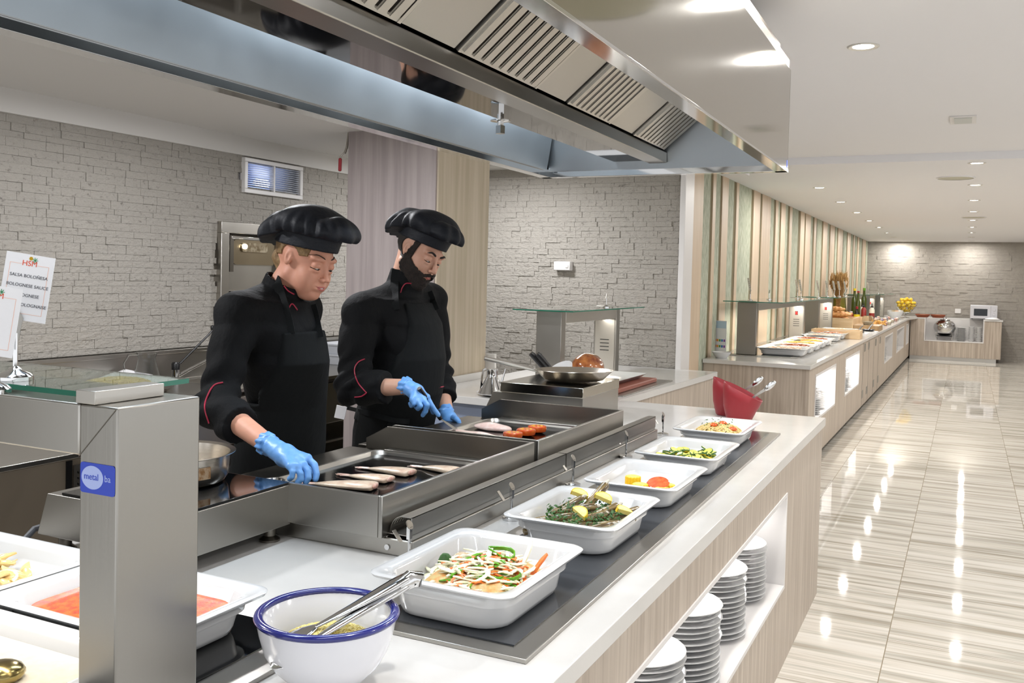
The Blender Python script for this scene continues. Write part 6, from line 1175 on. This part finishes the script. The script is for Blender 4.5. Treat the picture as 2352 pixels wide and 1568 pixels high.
def _front(fn, y, z): return (np.array([0, 1]), np.array([_fx(fn, y, z)]*2))
def ct(F_, U_, f_): return AR*F_+AU*U_+AF*f_
def fing(*p): return [at(*q) for q in p]
# woman, bending over the nearer griddle
DW = 3.14
def k_(px, py, d, rx, ry): p = at(px, py, d); return (p.z, p.x, p.y, rx, ry)
tw = [k_(628, 1115, 3.38, .120, .170), k_(640, 1030, 3.34, .122, .172), k_(655, 930, 3.26, .108, .142), k_(655, 830, 3.15, .118, .150), k_(640, 750, 3.13, .115, .165), k_(628, 700, 3.13, .085, .150)]
hip = at(628, 1100, 3.39)
J = dict(sR=at(553, 722, 2.99), sL=at(688, 712, 3.30), nk=at(632, 690, 3.14), col=at(655, 645, 3.13), eR=at(492, 930, 2.86), wR=at(618, 1022, 2.64), eL=at(684, 900, 3.42), wL=at(668, 1010, 3.46),
  hR=Vector((hip.x, hip.y-.09, hip.z)), hL=Vector((hip.x, hip.y+.09, hip.z)), kR=Vector((hip.x-.01, hip.y-.10, .48)), kL=Vector((hip.x-.01, hip.y+.10, .48)), aR=Vector((hip.x-.04, hip.y-.11, .08)), aL=Vector((hip.x-.04, hip.y+.12, .08)))
hd = 2.56
person(dict(label='person in black chef jacket, apron and floppy hat, bending over the nearer griddle, smiling', feet=(hip.x, hip.y), skin=SKW, man=False, head=at(703, 592, DW), F=ct(.80, -.37, -.47), U=ct(.34, .93, -.15), hs=1.03, neck=J['nk'], nr=.052, J=J, torso=tw[::1], sr=.068, cuff=.50, hem=at(640, 1040, 3.2).z, bib=at(690, 762, 3.05).z, bibc=.0, t=(2.4, 3.6),
  straps=[[(668, 768), (660, 730), (652, 700), (643, 670), (636, 648), (634, 634)], [(733, 775), (724, 730), (716, 700)]], sw=.030,
  piping=[[(683, 712), (672, 698), (665, 704), (662, 722)], [(512, 878), (492, 884), (478, 905), (470, 935), (480, 972)], [(652, 656), (662, 668), (676, 676)]],
  ties=[], seed=2.0, ht=.10,
  hands=[dict(wrist=J['wR'], palm=at(656, 1046, 2.585), fingers=[fing((706, 1052, 2.56), (722, 1068, 2.55), (727, 1088, 2.54), (724, 1100, 2.535)), fing((696, 1066, 2.53), (706, 1082, 2.52), (708, 1097, 2.515), (703, 1106, 2.515)), fing((682, 1072, 2.51), (690, 1087, 2.50), (690, 1100, 2.50), (684, 1107, 2.50)), fing((668, 1070, 2.50), (672, 1083, 2.49), (671, 1093, 2.49), (665, 1099, 2.495)), fing((668, 1042, 2.62), (694, 1058, 2.63), (712, 1076, 2.61), (719, 1088, 2.59))]),
         dict(wrist=J['wL'], palm=at(664, 1032, 3.46), fingers=[fing((672, 1050, 3.44), (674, 1060, 3.44), (674, 1070, 3.44), (672, 1076, 3.44)), fing((667, 1053, 3.46), (668, 1064, 3.46), (668, 1074, 3.46), (666, 1080, 3.46)), fing((661, 1052, 3.48), (661, 1063, 3.48), (661, 1072, 3.48), (660, 1078, 3.48)), fing((655, 1049, 3.50), (654, 1058, 3.50), (654, 1065, 3.50), (653, 1070, 3.50)), fing((674, 1034, 3.43), (680, 1044, 3.42), (682, 1052, 3.42), (682, 1058, 3.42))])]))
# man at the farther griddle
tm = [k_(893, 1060, 4.13, .140, .185), k_(900, 985, 4.10, .150, .190), k_(918, 900, 4.02, .160, .185), k_(930, 820, 4.00, .150, .180), k_(925, 740, 4.00, .135, .185), k_(918, 690, 4.00, .095, .165)]
hip = at(893, 1055, 4.15)
J = dict(sR=at(832, 716, 3.86), sL=at(985, 690, 4.24), nk=at(922, 672, 4.02), col=at(938, 628, 4.02), eR=at(806, 890, 3.74), wR=at(935, 888, 3.62), eL=at(1006, 862, 4.28), wL=at(1026, 948, 4.10),
  hR=Vector((hip.x, hip.y-.10, hip.z)), hL=Vector((hip.x, hip.y+.10, hip.z)), kR=Vector((hip.x-.01, hip.y-.11, .50)), kL=Vector((hip.x-.01, hip.y+.11, .50)), aR=Vector((hip.x-.04, hip.y-.12, .08)), aL=Vector((hip.x-.04, hip.y+.13, .08)))
person(dict(label='bearded person in black chef jacket and apron turning chicken with a spatula', feet=(hip.x, hip.y), skin=SKM, man=True, head=at(966, 577, 4.0), F=ct(.68, -.48, -.55), U=ct(.46, .88, -.13), hs=1.06, neck=J['nk'], nr=.060, J=J, torso=tm[::1], sr=.074, cuff=.62, hem=at(900, 965, 4.0).z, bib=at(930, 696, 3.9).z, bibc=.0, t=(3.2, 4.6),
  straps=[[(908, 712), (906, 680), (906, 650), (908, 630), (910, 618)], [(1000, 712), (992, 690), (984, 670)]], sw=.034,
  piping=[[(945, 651), (932, 651), (924, 660), (920, 672)], [(838, 824), (822, 832), (814, 850), (822, 878), (842, 902)], [(842, 902), (830, 910), (814, 912)], [(1008, 890), (1020, 887)]],
  ties=[[(795, 935), (850, 950), (905, 965), (940, 968)], [(905, 965), (890, 985), (895, 1010)], [(935, 965), (930, 990), (920, 1005)]], seed=5.0, ht=.08,
  hands=[dict(wrist=J['wR'], palm=at(955, 900, 3.60), fingers=[fing((981, 912, 3.60), (990, 930, 3.60), (1000, 944, 3.61), (1007, 953, 3.615)), fing((972, 918, 3.575), (981, 930, 3.56), (977, 944, 3.57), (971, 953, 3.58)), fing((960, 922, 3.555), (966, 932, 3.545), (960, 938, 3.56), (955, 934, 3.575)), fing((947, 918, 3.55), (950, 927, 3.545), (945, 931, 3.56), (942, 926, 3.575)), fing((962, 897, 3.64), (980, 915, 3.655), (990, 934, 3.65), (995, 946, 3.64))]),
         dict(wrist=J['wL'], palm=at(1034, 962, 4.07), fingers=[fing((1042, 968, 4.04), (1048, 972, 4.02), (1050, 978, 4.01), (1050, 982, 4.01)), fing((1040, 972, 4.05), (1044, 978, 4.03), (1045, 983, 4.02), (1044, 986, 4.02)), fing((1036, 974, 4.07), (1039, 980, 4.06), (1039, 985, 4.05), (1037, 988, 4.05)), fing((1031, 973, 4.09), (1032, 979, 4.08), (1032, 983, 4.08), (1031, 986, 4.08)), fing((1041, 958, 4.03), (1048, 962, 4.0), (1053, 967, 3.99), (1055, 971, 3.99))])]))
mb_ = MB().box(-.022, .022, -.002, .002, -.032, .022); mb_.xf(Matrix.Translation(at(783, 944, 3.93)) @ Matrix.Rotation(.5, 4, 'Z') @ Matrix.Rotation(.2, 4, 'Y')); part('white_tag', mb_, PAP, [o for o in C.objects if o.name.startswith('person')][-1], bevel=.001)
# spatula in the right glove
a, b = at(984, 922, 3.605), at(1012, 962, 3.66); tip = Vector((-1.815, 3.262, .992)); t = thing('spatula', 'steel spatula with a black handle held by the bearded cook', 'spatula', tuple(b))
c0 = at(962, 895, 3.62)
part('handle', MB().tube([a+(a-b)*.75, a, b], [.009, .010, .008]), BLK, t); e = b+(tip-b)*.30; sd = Vector((.35, -.9, .1)).normalized()
part('blade', MB().loft([[b-sd*.008, b+sd*.008, b+sd*.008+Vector((0, 0, .0015)), b-sd*.008+Vector((0, 0, .0015))], [e-sd*.030, e+sd*.030, e+sd*.030+Vector((0, 0, .0012)), e-sd*.030+Vector((0, 0, .0012))], [tip-sd*.042, tip+sd*.042, tip+sd*.042+Vector((0, 0, .001)), tip-sd*.042+Vector((0, 0, .001))]]), ST, t, smooth=None)
